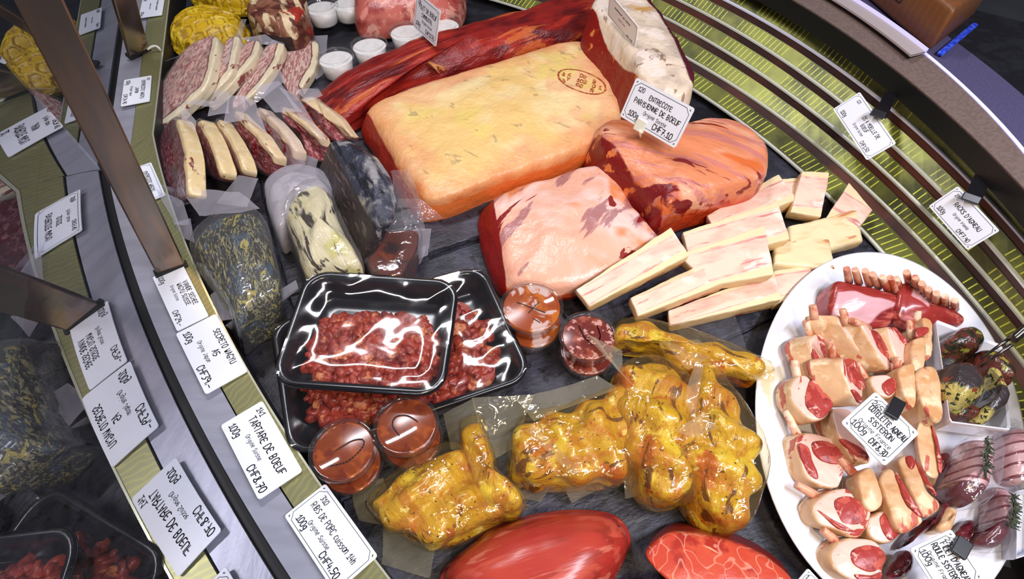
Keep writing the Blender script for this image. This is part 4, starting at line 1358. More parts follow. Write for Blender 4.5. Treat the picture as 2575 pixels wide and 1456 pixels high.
def plane_frame(pts, hs):
    """frame and size from four rim corners TL,TR,BR,BL"""
    q = quad(pts, hs)
    c = sum(q, V()) / 4
    ex = ((q[1] - q[0]) + (q[2] - q[3])) / 2; ey = ((q[0] - q[3]) + (q[1] - q[2])) / 2
    x = ex.normalized(); z = ex.cross(ey).normalized(); y = z.cross(x)
    m = Matrix((x, y, z)).transposed().to_4x4(); m.translation = c
    return m, ex.length, ey.length


TD = .036
m, w, h = plane_frame([(655, 842), (1215, 655), (1328, 965), (770, 1112)], (.044, .040, .040, .044))
tray(m @ Matrix.Translation((0, 0, -TD)), w, h, TD, 'lower black tray of minced beef with wrinkled film, under the other tray', 3, True, (0, -.004, w * .86, h * .80))
m, w, h = plane_frame([(752, 688), (1146, 708), (1112, 992), (716, 958)], (.098, .092, .086, .092))
tray(m @ Matrix.Translation((0, 0, -TD)), w, h, TD, 'upper black tray of minced beef lying askew on the other tray', 4, False, (.004, -.016, w * .80, h * .68))

# ================================================================ pots
def pot(name, px, hgt, n, content, label, group, R=.034, mark=None, fill=.86, ph=.030, tilt=None, marker=True, cat='pot'):
    """n stacked clear pots; (px) = centre of the top lid in the picture, hgt its height; returns nothing"""
    c = U(px[0], px[1], hgt)
    for k in range(n):
        z0 = hgt - (k + 1) * ph
        t = empty(name, (c.x + (0 if k == 0 else .002), c.y + (0 if k == 0 else -.003), z0), label if k == 0 else label_low(label), cat, group)
        if k == 0 and tilt: t.rotation_euler = tilt
        bm = bmesh.new()
        lathe_bm(bm, [(0, .0), (R * .76, .0), (R * .80, .002), (R * .93, ph - .006), (R * .96, ph - .005), (R * .97, ph - .003)], 44)
        mobj('pot_body', bm, F_cup, t, True)
        bm = bmesh.new()
        lathe_bm(bm, [(0, .0012), (R * .74, .0012), (R * .78, .003), (R * (.80 + .12 * fill), ph * fill), (R * (.80 + .11 * fill) - .001, ph * fill + .0004), (0, ph * fill)], 44)
        mobj('pot_filling', bm, content, t, True)
        bm = bmesh.new()
        lathe_bm(bm, [(0, ph - .0035), (R * .78, ph - .0035), (R * .82, ph - .003), (R * .86, ph + .0005), (R * .94, ph + .001), (R * 1.0, ph), (R * 1.015, ph - .002), (R * 1.01, ph - .0065), (R * .985, ph - .007), (R * .98, ph - .003)], 56)
        ld = mobj('pot_lid', bm, F_cup, t, True)
        if k == 0 and mark:
            bm = bmesh.new()
            for st in mark:
                pts = spline([V((x * R, y * R, 0)) for x, y in st], 24, False) if len(st) > 2 else [V((x * R, y * R, 0)) for x, y in st]
                for a, b in zip(pts, pts[1:]): ribbon(bm, a, b, .0011, ph - .0030)
            mobj('marker_scribble', bm, M_ink, ld, False)


def label_low(s): return 'lower pot under the ' + s.replace('clear ', '')


M_sauce = mat('red_brown_sauce', '7c3410', [('n', '9c4a18', 40, .45, .68), ('n', '6a260e', 60, .5, .7), ('n', 'd89a58', 190, .80, .88)], rough=.18, spec=.6)
M_sauce2 = mat('dark_red_sauce', '6e261e', [('n', '9c4a38', 60, .45, .65), ('n', 'c89890', 130, .62, .7)], rough=.2)
M_sauce3 = mat('amber_sauce', '9a4418', [('n', 'c06a20', 30, .45, .65), ('n', 'd0b0a8', 40, .5, .62, {'dist': .6})], rough=.2)
M_cream = mat('white_cream', 'f2f0ee', [('n', 'e4e0de', 30, .45, .7)], rough=.35, sss=.1)
S = 'stacked clear sauce pots'
pot('sauce_pot', (861, 1128), .066, 2, M_sauce, 'clear pot of red brown sauce beside the TARTARE card', S, .0345, [[(-.25, -.05), (.2, .28), (.55, .32), (.55, .05), (.2, -.35), (-.3, -.5)]])
pot('sauce_pot', (1020, 1066), .070, 2, M_sauce, 'clear pot of brown sauce in front of the mince trays', S, .0345, [[(.35, .12), (.0, .32), (-.35, .28), (-.42, 0), (-.15, -.35)]])
pot('sauce_pot', (1337, 768), .062, 2, M_sauce3, 'clear pot with a cross marked on its lid beside the pink slab', S, .0395, [[(-.45, .18), (.42, -.22)], [(-.1, -.22), (.25, .2)], [(.05, -.45), (.25, -.6)]])
pot('sauce_pot', (1480, 842), .056, 2, M_sauce2, 'clear pot of dark red sauce under the flap of a rib bag', S, .0350, [[(-.3, .45), (-.15, 0), (.12, -.35)], [(.35, .45), (.42, .05), (.35, -.2)]])
Wp = 'white pots at the far end'
for px, lab, R in (((842, 140), 'open-looking white cream pot at the left end of the row by the fillet', .036), ((927, 108), 'white cream pot second in the row by the fillet', .037), ((1022, 74), 'white cream pot behind the FILET DE BOEUF card', .038),
                   ((1112, 58), 'white cream pot at the right of the row, half behind the fillet', .038), ((806, 12), 'white cream pot next to the dark aged beef', .037), ((872, 2), 'white cream pot at the top edge beside the rosy round', .036)):
    pot('cream_pot', px, .042, 1, M_cream, lab, Wp, R, fill=.8, ph=.040)
# ================================================================ marrow bones sawn lengthwise
M_bone = mat('marrow_bone', 'f3d3bd', [('n', 'eab4a4', 34, .42, .70, {'st': (.3, 1.2, 1), 'det': 5}), ('n', 'f7e6d6', 22, .52, .7), ('n', 'c4545c', 60, .64, .74, {'st': (.22, 1.5, 1), 'det': 6, 'k': .65}),
                                       ('a', 'f0d9ae', 'm', .62, .74, {'nz': .10, 'ns': 30}), ('a', 'd08078', 'r', .55, 1.1, {'nz': 1.0, 'ns': 70, 'st': (.5, 1.2, 1), 'k': .7}),
                                       ('a', 'e6c48a', 't', 1.02, 1.12), ('n', 'a8401c', 40, .60, .68, {'by': 's', 'st': (.4, 1, 1)})], rough=.4, bump=[('n', 90, .2, .0012)], sss=.08)
M_bone2 = mat('bone_outer_side', 'f0dcb0', [('n', 'e2bd88', 30, .5, .72, {'st': (.3, 1.2, 1)}), ('n', 'c05a30', 46, .66, .72, {'st': (.3, 1.3, 1), 'k': .7}), ('a', '9c3020', 'm', .92, 1.1)], rough=.4, bump=[('n', 70, .2, .0012)], sss=.08)


def bone(quad_, hs, label, th=.026, m=None, sd=0, rnd=.002):
    top = quad(quad_, hs)
    a0 = (top[0] + top[3]) / 2; a1 = (top[1] + top[2]) / 2
    L = a1 - a0; xd = L.normalized(); wd = ((top[0] - top[3]).length + (top[1] - top[2]).length) / 4
    n = (top[1] - top[0]).cross(top[3] - top[0]).normalized()
    if n.z < 0: n = -n
    yd = n.cross(xd)
    o = solid('marrow_bone', top, -n * th, m or M_bone, None, n=130, rt=14, rs=8, rnd=rnd, amp=.0018, freq=40, seed=sd, corners=True, bot=.90, belly=.03, rb=.008,
              mask=lambda p, t: min(1.2, abs((p - a0).dot(yd)) / wd), ax=xd)
    me = o.data
    s = me.attributes.new('s', 'FLOAT', 'POINT'); t_ = me.attributes['t']; r_ = me.attributes.new('r', 'FLOAT', 'POINT'); m_ = me.attributes['m']
    for i in range(len(me.vertices)):
        s.data[i].value = max(0, min(1, (t_.data[i].value - 1.35) * 3))
        q = m_.data[i].value
        r_.data[i].value = max(0, 1 - abs(q - .60) / .14) if t_.data[i].value < .98 else 0
    return tag(o, label, 'marrow bone', 'sawn beef marrow bones')


bone([(2018, 430), (2087, 432), (2066, 545), (1988, 532)], (.050, .046, .034, .038), 'short marrow bone standing up at the back next to the air grille', .024, None, 1)
bone([(2135, 459), (2196, 527), (2160, 572), (2078, 545)], (.034, .034, .032, .032), 'small tapering marrow bone at the far right by the air grille', .026, None, 2)
bone([(1930, 450), (2016, 447), (2004, 505), (1940, 505)], (.034, .034, .034, .034), 'marrow bone of which a corner shows behind the upper long one', .024, None, 3)
bone([(1985, 566), (2160, 522), (2173, 604), (1992, 650)], (.034, .034, .028, .028), 'tan marrow bone lying round side up with a red upper edge', .026, M_bone2, 4, .007)
bone([(1950, 604), (2088, 591), (2104, 677), (1946, 662)], (.030, .030, .030, .030), 'smooth pale marrow bone at the right edge of the heap by the platter', .026, M_bone2, 5, .006)
bone([(1778, 542), (1959, 437), (2006, 500), (1800, 580)], (.036, .040, .040, .036), 'uppermost long marrow bone, touching the entrecote joint', .026, None, 6)
bone([(1717, 584), (1957, 505), (1986, 600), (1738, 664)], (.048, .050, .048, .046), 'long marrow bone second from the back in the heap', .026, None, 7)
bone([(1945, 680), (2037, 667), (2061, 738), (1950, 762)], (.026, .026, .024, .024), 'marrow bone end pointing at the platter, under the front bones', .024, None, 8)
bone([(1680, 781), (1945, 680), (1968, 752), (1684, 818)], (.030, .034, .032, .028), 'frontmost long marrow bone with rough red underside above the rib bags', .026, None, 9)
bone([(1705, 640), (1922, 566), (1948, 690), (1790, 716)], (.062, .064, .058, .056), 'short wide marrow bone on top of the middle of the heap', .024, None, 10)
bone([(1585, 749), (1790, 650), (1834, 707), (1604, 794)], (.058, .060, .056, .054), 'long marrow bone in the left front, under the leftmost one', .028, None, 11)
bone([(1449, 728), (1688, 571), (1735, 642), (1482, 770)], (.074, .086, .082, .070), 'leftmost marrow bone, on top, leaning over the pink slab', .026, None, 12)

# ================================================================ marinated ribs in bags
M_rib = mat('yellow_marinated_rib', 'c79c1e', [('n', 'b8791a', 34, .44, .66, {'st': (.5, 1.2, 1), 'det': 6, 'dist': .5}), ('n', 'dcc03a', 26, .52, .68, {'det': 5}), ('n', 'b85f14', 20, .56, .70, {'dist': .6}),
                                               ('n', '6a3c10', 48, .62, .72, {'det': 6, 'st': (.5, 1.3, 1), 'dist': .8}), ('n', '3a2408', 260, .76, .80), ('n', 'f0e090', 70, .72, .80, {'k': .8})], rough=.25, coat=.5,
            bump=[('n', 40, .7, .006, {'st': (.5, 1.3, 1), 'det': 6})], sss=.05)


def ribs(pts, h, ext, label, sd, flaps=(), axis=(1, 0, 0), rib=.004, per=150):
    T = P(pts, h)
    ax = V(axis).normalized()
    t = empty('rib_pack', sum(T, V()) / len(T) + V(ext), label, 'rib pack', 'marinated pork ribs in bags')
    solid('rib_rack', T, ext, M_rib, t, n=120, rt=16, rnd=.016, rb=.008, dome=.010, amp=.006, freq=26, seed=sd, belly=.03, lumps=.004, ax=ax,
          disp=lambda p, tt, n: (math.sin(p.dot(ax) * per) * rib if tt < 1.6 else 0))
    bm = bmesh.new()
    bag_bm(bm, T, ext, .0045, seed=sd, dome=.010, amp=.004, freq=34)
    nf = len(bm.faces)
    for k, f in enumerate(flaps): flap(bm, P(f), .006, .005, sd * 3 + k, 24, 18)
    milky(bm, nf)
    mobj('clear_bag', bm, [F_yel, F_yel2], t, True, mw(t))


ribs([(925, 1258), (966, 1222), (1019, 1170), (1089, 1130), (1140, 1115), (1190, 1150), (1230, 1215), (1270, 1275), (1200, 1320), (1110, 1360), (1050, 1352), (985, 1318), (942, 1290)], .052, (0, .004, -.052),
     'marinated rib pack at the left front, its tip towards the RIBS DE PORC card', 31, [
         [(880, 1230, .004), (960, 1200, .02), (1000, 1330, .02), (900, 1310, .003)], [(960, 1330, .01), (1100, 1370, .02), (1080, 1456, .003), (960, 1420, .003)], [(1100, 1300, .05), (1260, 1250, .055), (1340, 1280, .03), (1120, 1320, .04)]], (.7, -.7, 0))
ribs([(1160, 1070), (1195, 1052), (1218, 1062), (1235, 1130), (1255, 1200), (1312, 1245), (1300, 1275), (1240, 1268), (1200, 1230), (1178, 1150)], .062, (-.004, .002, -.060),
     'narrow marinated rib end standing up between the two larger packs at the left', 32, [
         [(1110, 1040, .03), (1190, 1000, .05), (1235, 1150, .04), (1130, 1130, .03)], [(1186, 1000, .05), (1340, 992, .05), (1300, 1120, .03), (1215, 1170, .02)]], (.2, 1, 0), .002)
ribs([(1296, 1080), (1335, 1042), (1410, 1025), (1475, 1005), (1560, 968), (1590, 1010), (1600, 1100), (1570, 1190), (1440, 1205), (1350, 1200), (1290, 1190), (1288, 1130)], .056, (0, .004, -.056),
     'marinated rib pack in the middle, with creased film across its top', 33, [
         [(1300, 1010, .055), (1500, 940, .06), (1560, 970, .06), (1340, 1060, .06)], [(1320, 1076, .068), (1345, 1070, .068), (1480, 1180, .064), (1440, 1190, .062)], [(1420, 1225, .02), (1440, 1256, .008), (1560, 1200, .02), (1480, 1170, .05)],
         [(1290, 1200, .03), (1390, 1220, .03), (1360, 1270, .006), (1290, 1255, .01)]], (.8, .3, 0))
ribs([(1562, 930), (1600, 905), (1640, 897), (1690, 912), (1738, 955), (1760, 1060), (1740, 1180), (1750, 1236), (1690, 1250), (1630, 1215), (1590, 1130), (1562, 1030)], .064, (-.004, .004, -.064),
     'marinated rib pack second from the right, with a white pointed bag corner', 34, [
         [(1482, 840, .07), (1502, 850, .07), (1690, 1085, .078), (1560, 930, .074)], [(1482, 840, .07), (1570, 878, .06), (1566, 930, .066), (1530, 900, .07)], [(1558, 1010, .06), (1590, 1030, .06), (1600, 1250, .02), (1572, 1256, .016)]], (.5, 1, 0))
ribs([(1764, 922), (1796, 918), (1836, 975), (1884, 1040), (1926, 1150), (1905, 1260), (1880, 1312), (1848, 1322), (1815, 1292), (1772, 1236), (1745, 1180), (1716, 1145), (1738, 1059), (1750, 989)], .070, (-.012, .006, -.070),
     'big marinated rib pack at the right, next to the white platter', 35, [
         [(1720, 1000, .075), (1750, 900, .075), (1770, 912, .078), (1745, 1060, .08)], [(1690, 1080, .078), (1760, 1040, .084), (1830, 1060, .086), (1740, 1100, .082)], [(1716, 1150, .06), (1760, 1190, .06), (1790, 1330, .01), (1760, 1300, .008)]], (.35, 1, 0), .005)
ribs([(1562, 808), (1600, 800), (1640, 806), (1729, 833), (1822, 861), (1935, 912), (1912, 940), (1845, 934), (1730, 930), (1690, 900), (1645, 862), (1558, 850)], .050, (-.002, .006, -.046),
     'long narrow marinated rib pack behind the others, its tied end on the platter rim', 36, [
         [(1660, 850, .056), (1760, 850, .058), (1800, 890, .058), (1730, 930, .056)], [(1900, 915, .05), (1975, 922, .045), (1968, 960, .035), (1900, 945, .045)], [(1915, 930, .046), (1955, 930, .04), (1950, 1035, .03), (1935, 1010, .03)]], (1, -.4, 0), .002)
# flat empty bag under the bones
bm = bmesh.new(); sheet_bm(bm, U(1690, 810, .012), U(1850, 790, .012), U(1885, 900, .006), U(1760, 930, .006), 24, 24, .003, 20, 9, .002)
for v in list(bm.verts): pass
tag(mobj('plastic_bag', bm, F_bag, None, True, frame_at(U(1790, 850, .006))), 'empty clear plastic bag half under the marrow bones', 'plastic bag')

# ================================================================ white oval platter
M_china = mat('white_china', 'eef0fa', rough=.12, spec=.6, coat=.3)
fr = Matrix.Translation((.437, .301, .0062)) @ Matrix.Rotation(1.1039, 4, 'Z')
bm = bmesh.new()
ea, eb = .2435, .1425
prof = [(0, .004), (.58, .004), (.70, .005), (.76, .010), (.80, .014), (.90, .020), (.985, .0255), (1.0, .0250), (.998, .0225), (.90, .016), (.78, .006), (.72, .001), (.68, 0), (0, 0)]
rows = []
K = 110
for f, z in prof:
    if f == 0: rows.append([bm.verts.new((0, 0, z))]); continue
    off = (1 - f) * .20
    rows.append([bm.verts.new((max(.01, ea - off) * math.cos(2 * math.pi * j / K), max(.01, eb - off * .93) * math.sin(2 * math.pi * j / K), z)) if f < 1 else bm.verts.new((ea * math.cos(2 * math.pi * j / K), eb * math.sin(2 * math.pi * j / K), z)) for j in range(K)])
for a, b in zip(rows, rows[1:]):
    for j in range(K):
        q = []
        for v in (a[j % len(a)], a[(j + 1) % len(a)], b[(j + 1) % len(b)], b[j % len(b)]):
            if v not in q: q.append(v)
        bm.faces.new(q)
bmesh.ops.recalc_face_normals(bm, faces=bm.faces)
tag(mobj('oval_platter', bm, M_china, None, True, None), 'large white oval platter holding the lamb cutlets', 'platter')
bpy.data.objects['oval_platter'].matrix_basis = fr

# ================================================================ lamb
M_lfat = mat('lamb_fat', 'dcb288', [('n', 'cf9a68', 30, .42, .66, {'dist': .4}), ('n', 'ebd2ac', 44, .5, .68), ('n', 'b87848', 22, .60, .76, {'k': .8}), ('n', 'b84a40', 55, .66, .71, {'st': (.4, 1.4, 1), 'k': .85}), ('a', 'f0c4b4', 'f', .4, .7, {'nz': .3, 'ns': 60}), ('n', 'b0463a', 55, .60, .66, {'by': 'f', 'st': (.4, 1.3, 1), 'dist': .6})],
             rough=.36, bump=[('n', 60, .25, .002)], sss=.08)
M_lred = mat('lamb_eye', 'a83a34', [('n', '8c2a2c', 60, .44, .66), ('n', 'c25a4c', 90, .52, .68), ('n', 'e8b4a4', 70, .66, .71, {'dist': 1.2, 'k': .8})], rough=.34, bump=[('n', 120, .2, .0012)], sss=.08)
M_rbone = mat('rib_bone', 'e2a888', [('n', 'b85a40', 60, .5, .68, {'st': (1, 1, .3)}), ('n', 'f0d0b4', 40, .55, .7)], rough=.4, sss=.06)
Z1 = lambda X, Y, h=.0: (1970 + X / 3.64, 660 + Y / 3.64, h)
Z2 = lambda X, Y, h=.0: (1970 + X / 1.8044, 1000 + Y / 1.8044, h)
CH = 'lamb cutlets on the platter'


def chop(Z, face, h, ext, eyes, bones, label, sd, slope=(0, 0), rnd=.0035, dome=.001, face_fat=False, bt=.0044):
    """face: outline of the cut face in zoom units; h: height of its centre; slope: height change per 100 units right / down; ext: to the far face (world)"""
    cx = sum(p[0] for p in face) / len(face); cy = sum(p[1] for p in face) / len(face)
    k = 1.0 if Z is Z1 else 2.017
    hh = lambda X, Y: max(.014, h + ((X - cx) * slope[0] + (Y - cy) * slope[1]) * k / 100)
    G = lambda X, Y, d=0: U(*Z(X, Y)[:2], hh(X, Y) + d)
    top = [G(*p) for p in face]
    c = sum(top, V()) / len(top)
    t = empty('lamb_cutlet', c + V(ext), label, 'lamb cutlet', CH)
    o = solid('fat_rim', top, ext, M_lfat, t, n=90, rt=12, rs=8, rnd=rnd, amp=.0025, freq=40, seed=sd, dome=dome, lumps=.0015)
    me = o.data; f_ = me.attributes.new('f', 'FLOAT', 'POINT'); t_ = me.attributes['t']
    for i in range(len(me.vertices)): f_.data[i].value = (1 if t_.data[i].value < .93 else 0) if not face_fat else 0
    up = -V(ext).normalized()
    for e in eyes:
        pts = [G(*p) + up * (.0012 + dome) for p in e]
        solid('eye_muscle', pts, -up * .004, M_lred, t, n=50, rt=7, rs=3, rnd=.0016, amp=.0012, freq=50, seed=sd, dome=.0016)
    for b in bones:
        pts = [G(p[0], p[1], (p[2] if len(p) > 2 else 0)) for p in b]
        bm = bmesh.new()
        e_ = V(ext) * .4
        tube_bm(bm, spline([p + e_ for p in pts], 8, False) if len(pts) > 2 else [pts[0] + e_, pts[0].lerp(pts[1], .12) + e_, pts[0].lerp(pts[1], .6) + e_, pts[1] + e_], bt, 10, True, lambda q: .92 + .25 * q)
        for v in bm.verts: v.co += v.co.normalized() * noise.noise(v.co * 150) * .001
        mobj('rib_bone', bm, M_rbone, t, True, mw(t))


# order: far ones first
chop(Z1, [(1278, 512), (1350, 520), (1372, 640), (1356, 860), (1312, 860), (1296, 700)], .058, (-.010, .002, -.034), [], [[(1322, 385, .012), (1302, 500)]], 'cutlet at the right back with its fat side up, beside the square dish', 41, face_fat=True)
chop(Z1, [(1192, 700), (1312, 688), (1314, 870), (1296, 980), (1220, 1000), (1172, 870)], .060, (-.006, .002, -.036), [[(1215, 605), (1310, 600), (1320, 650), (1220, 690)]], [[(1240, 468, .012), (1255, 640)]], 'cutlet with its pale fat side up in front of the right rack', 42, face_fat=True)
chop(Z1, [(960, 600), (1010, 600), (1060, 680), (1140, 800), (1130, 870), (1100, 920), (1040, 850), (980, 720)], .052, (-.022, .006, -.020), [[(1000, 592), (1060, 650), (1160, 780), (1140, 800), (1070, 700)]], [[(735, 508, .006), (880, 590)]], 'cutlet fifth from the left in the back row, its rib pointing left', 43, (-.010, .0))
chop(Z1, [(700, 540), (800, 600), (900, 720), (1000, 860), (1045, 960), (1020, 1000), (930, 945), (850, 815), (770, 680)], .054, (-.024, .008, -.018), [[(790, 620), (850, 640), (960, 790), (1030, 910), (1000, 935), (890, 840), (810, 700)]], [[(650, 412, .008), (690, 560)]],
     'cutlet fourth from the left in the back row with a long red eye', 44, (-.012, .0))
chop(Z1, [(500, 480), (590, 600), (690, 700), (760, 810), (830, 930), (790, 945), (700, 820), (600, 680), (520, 560)], .054, (-.030, .010, -.016), [[(610, 625), (660, 690), (745, 805), (730, 820), (650, 720)]], [[(392, 385, .010), (410, 520)]],
     'cutlet second in the back row with a long cream fat band', 45, (-.012, .0))
chop(Z1, [(250, 690), (330, 650), (420, 720), (525, 860), (450, 890), (395, 940), (410, 1110), (350, 1060), (295, 900), (245, 770)], .048, (-.022, .006, -.020), [[(325, 740), (400, 780), (510, 862), (400, 915), (360, 850)], [(262, 790), (300, 850), (340, 1000), (320, 1000), (285, 900)]], [[(300, 512, .012), (345, 670)]],
     'cutlet at the far left of the back row with its rib bone upright', 46, (-.008, .0))
chop(Z1, [(540, 890), (640, 870), (720, 990), (745, 1160), (715, 1310), (690, 1300), (610, 1140), (560, 1010)], .060, (-.030, .010, -.020), [[(590, 940), (640, 950), (720, 1060), (735, 1140), (700, 1165), (620, 1080)], [(625, 1165), (670, 1190), (710, 1270), (680, 1275)]], [[(550, 700, .014), (585, 860)]],
     'cutlet in the middle left with a broad fat band, above the COTELETTE card', 47, (-.012, .0))
chop(Z1, [(800, 1070), (880, 1030), (990, 1045), (1035, 1160), (985, 1230), (870, 1200)], .056, (-.006, .004, -.026), [[(905, 1110), (1000, 1060), (1025, 1160), (965, 1220), (905, 1170)]], [[(735, 880, .008), (810, 1030)]], 'cutlet touching the upper corner of the COTELETTE card', 48)
chop(Z1, [(1060, 965), (1190, 920), (1214, 1000), (1228, 1200), (1212, 1330), (1130, 1260), (1080, 1130)], .064, (-.006, .004, -.040), [], [[(1142, 812, .012), (1135, 960)]], 'cutlet standing fat side up right of the card, left of the widest one', 49, face_fat=True)
chop(Z1, [(1220, 1010), (1360, 950), (1420, 1050), (1452, 1220), (1468, 1400), (1400, 1456), (1280, 1300), (1232, 1130)], .062, (-.004, .004, -.040), [], [[(1275, 800, .012), (1325, 960)], [(1250, 888, .008), (1268, 1010)]], 'widest cutlet with wrinkled fat side up along the square dish', 50, face_fat=True)
chop(Z2, [(605, 130), (650, 85), (690, 180), (702, 260), (712, 340), (690, 368), (640, 340), (612, 250)], .046, (.016, .0, -.034), [[(668, 110), (700, 190), (722, 320), (705, 340), (690, 230)]], [[(642, 45, .012), (645, 130)]], 'cutlet right of the COTELETTE card with its cream side to the left', 51, face_fat=True)
chop(Z1, [(75, 1130), (130, 1050), (215, 1030), (300, 1120), (400, 1220), (445, 1300), (395, 1420), (280, 1445), (170, 1370), (85, 1260)], .050, (-.010, .004, -.022), [[(240, 1080), (330, 1150), (440, 1290), (385, 1400), (300, 1420), (190, 1280)]], [[(165, 870, .010), (195, 1060)]],
     'large round cutlet at the left edge of the platter with a big red eye', 52, (.0, .0))
chop(Z2, [(225, 60), (300, 50), (340, 130), (385, 240), (392, 290), (320, 275), (255, 180)], .050, (-.008, .004, -.030), [[(255, 190), (330, 215), (385, 270), (330, 268)]], [[(205, -20, .010), (255, 70)]], 'slim cutlet under the left corner of the COTELETTE card', 53)
chop(Z2, [(60, 185), (110, 160), (200, 175), (262, 200), (288, 250), (272, 375), (240, 412), (150, 390), (100, 350), (75, 270)], .040, (-.008, .006, -.020), [[(130, 205), (200, 200), (284, 262), (250, 300), (180, 290), (135, 250)], [(66, 215), (108, 225), (130, 290), (152, 368), (104, 335)]], [[(38, 55, .004), (92, 165)]],
     'flat cutlet at the left of the platter with two separate red muscles', 54)
chop(Z2, [(345, 350), (400, 310), (432, 380), (456, 480), (400, 512), (360, 460)], .052, (-.002, .004, -.034), [], [[(288, 255, .006), (350, 330)]], 'small cutlet with a veined fat side below the COTELETTE card', 55, face_fat=True)
chop(Z2, [(525, 282), (582, 262), (622, 340), (662, 430), (712, 490), (645, 540), (602, 470), (560, 380)], .050, (-.002, .004, -.032), [[(596, 285), (625, 330), (690, 440), (670, 425), (620, 350)], [(555, 275), (582, 268), (595, 310), (572, 325)]], [], 'cutlet with a long smooth cream side at the lower corner of the card', 56, face_fat=True)
chop(Z2, [(440, 362), (492, 320), (535, 420), (575, 500), (634, 560), (560, 612), (512, 582), (470, 460)], .054, (-.002, .004, -.036), [[(505, 335), (560, 430), (628, 540), (590, 520), (535, 430)]], [], 'cutlet with a stained cream side, left of the smooth one', 57, face_fat=True)
chop(Z2, [(140, 485), (200, 432), (290, 408), (345, 470), (402, 520), (375, 600), (330, 630), (250, 602), (165, 570), (140, 520)], .046, (-.006, .006, -.022), [[(230, 462), (300, 450), (372, 500), (352, 568), (270, 572), (230, 512)], [(150, 510), (200, 540), (290, 590), (330, 615), (240, 590)]], [[(85, 392, .004), (175, 440)]],
     'cutlet at the lower left of the platter with a round eye and long rib stub', 58)
chop(Z2, [(385, 562), (440, 520), (500, 510), (532, 610), (480, 662), (400, 632)], .044, (-.004, .004, -.024), [[(440, 540), (490, 520), (528, 602), (482, 645), (440, 592)]], [], 'small cutlet with a dark eye between the two lower round ones', 59)
chop(Z2, [(220, 702), (290, 642), (400, 640), (462, 700), (456, 790), (430, 842), (320, 832), (240, 780)], .046, (-.006, .006, -.022), [[(310, 692), (400, 670), (460, 712), (440, 770), (380, 790), (310, 752)], [(315, 800), (400, 805), (440, 790), (430, 825), (350, 830)]], [[(208, 600, .004), (270, 650)]],
     'lowest cutlet on the platter with a clover-shaped red eye', 60)

# racks
M_rack = mat('lamb_rack', '9c3430', [('n', '7e2426', 40, .45, .66, {'st': (.4, 1.2, 1)}), ('n', 'c2645a', 60, .56, .7, {'st': (.2, 1.4, 1)}), ('a', 'd9a8b0', 'm', .40, .62, {'nz': .3, 'ns': 24})], rough=.26, coat=.2, bump=[('n', 60, .25, .002, {'st': (.3, 1.2, 1)})], sss=.06)


def rack(face, hs, ext, bones, label, silver, sd):
    T = [U(*Z1(X, Y)[:2], h) for (X, Y), h in zip(face, hs)]
    t = empty('lamb_rack', sum(T, V()) / len(T) + V(ext), label, 'lamb rack', 'lamb racks on the platter')
    S_ = [U(*Z1(X, Y)[:2], sum(hs) / len(hs)) for X, Y in silver]
    def inside(p):
        x, y = p.x, p.y; r = False; n = len(S_); dm = 1e9
        for i in range(n):
            a, b = S_[i], S_[(i + 1) % n]
            if (a.y > y) != (b.y > y) and x < (b.x - a.x) * (y - a.y) / (b.y - a.y) + a.x: r = not r
            ab = b - a; k = max(0, min(1, ((x - a.x) * ab.x + (y - a.y) * ab.y) / (ab.x ** 2 + ab.y ** 2)))
            dm = min(dm, math.hypot(x - a.x - ab.x * k, y - a.y - ab.y * k))
        return max(0, min(1, .5 + (dm if r else -dm) / .014))
    solid('rack_meat', T, ext, M_rack, t, n=110, rt=16, rnd=.008, amp=.002, freq=26, dome=.006, seed=sd, mask=lambda p, tt: inside(p) if tt < 1 else 0)
    for (X0, Y0, X1, Y1, h0, h1) in bones:
        bm = bmesh.new()
        a, b = U(*Z1(X0, Y0)[:2], h0), U(*Z1(X1, Y1)[:2], h1)
        tube_bm(bm, [a, a.lerp(b, .1), a.lerp(b, .5), b], .0040, 10, True, lambda q: .95 + .3 * q)
        mobj('rib_bone', bm, M_rbone, t, True, mw(t))


rack([(500, 165), (620, 175), (760, 200), (930, 245), (1060, 300), (1050, 430), (1000, 560), (880, 600), (700, 560), (560, 520), (440, 450), (450, 330)], (.062, .062, .060, .060, .058, .050, .042, .040, .042, .044, .046, .054), (-.006, .010, -.036),
     [(578, 55, 600, 180, .085, .055), (655, 62, 690, 190, .085, .055), (745, 72, 790, 205, .085, .055), (815, 105, 870, 225, .082, .052), (905, 130, 960, 260, .080, .052), (975, 135, 1030, 285, .078, .050), (1035, 145, 1065, 250, .076, .05)],
     'lamb rack at the back left of the platter with silvery skin and bare rib tips', [(480, 290), (640, 300), (800, 350), (1040, 380), (900, 450), (800, 540), (650, 560), (470, 470)], 71)
rack([(1075, 215), (1140, 170), (1220, 230), (1330, 320), (1420, 370), (1550, 410), (1680, 500), (1640, 570), (1480, 560), (1330, 600), (1180, 600), (1060, 520), (1050, 380)], (.064, .064, .062, .060, .058, .056, .050, .044, .044, .044, .044, .048, .058), (-.002, .008, -.036),
     [(1125, 88, 1150, 190, .088, .058), (1205, 135, 1225, 240, .086, .056), (1265, 190, 1290, 290, .084, .054), (1325, 240, 1345, 330, .08, .054), (1400, 280, 1395, 380, .08, .05), (1480, 308, 1478, 400, .078, .05), (1568, 345, 1566, 425, .076, .048)],
     'lamb rack at the back right of the platter, partly behind the square dish', [(1160, 250), (1230, 270), (1330, 400), (1300, 430), (1200, 370), (1140, 340)], 72)

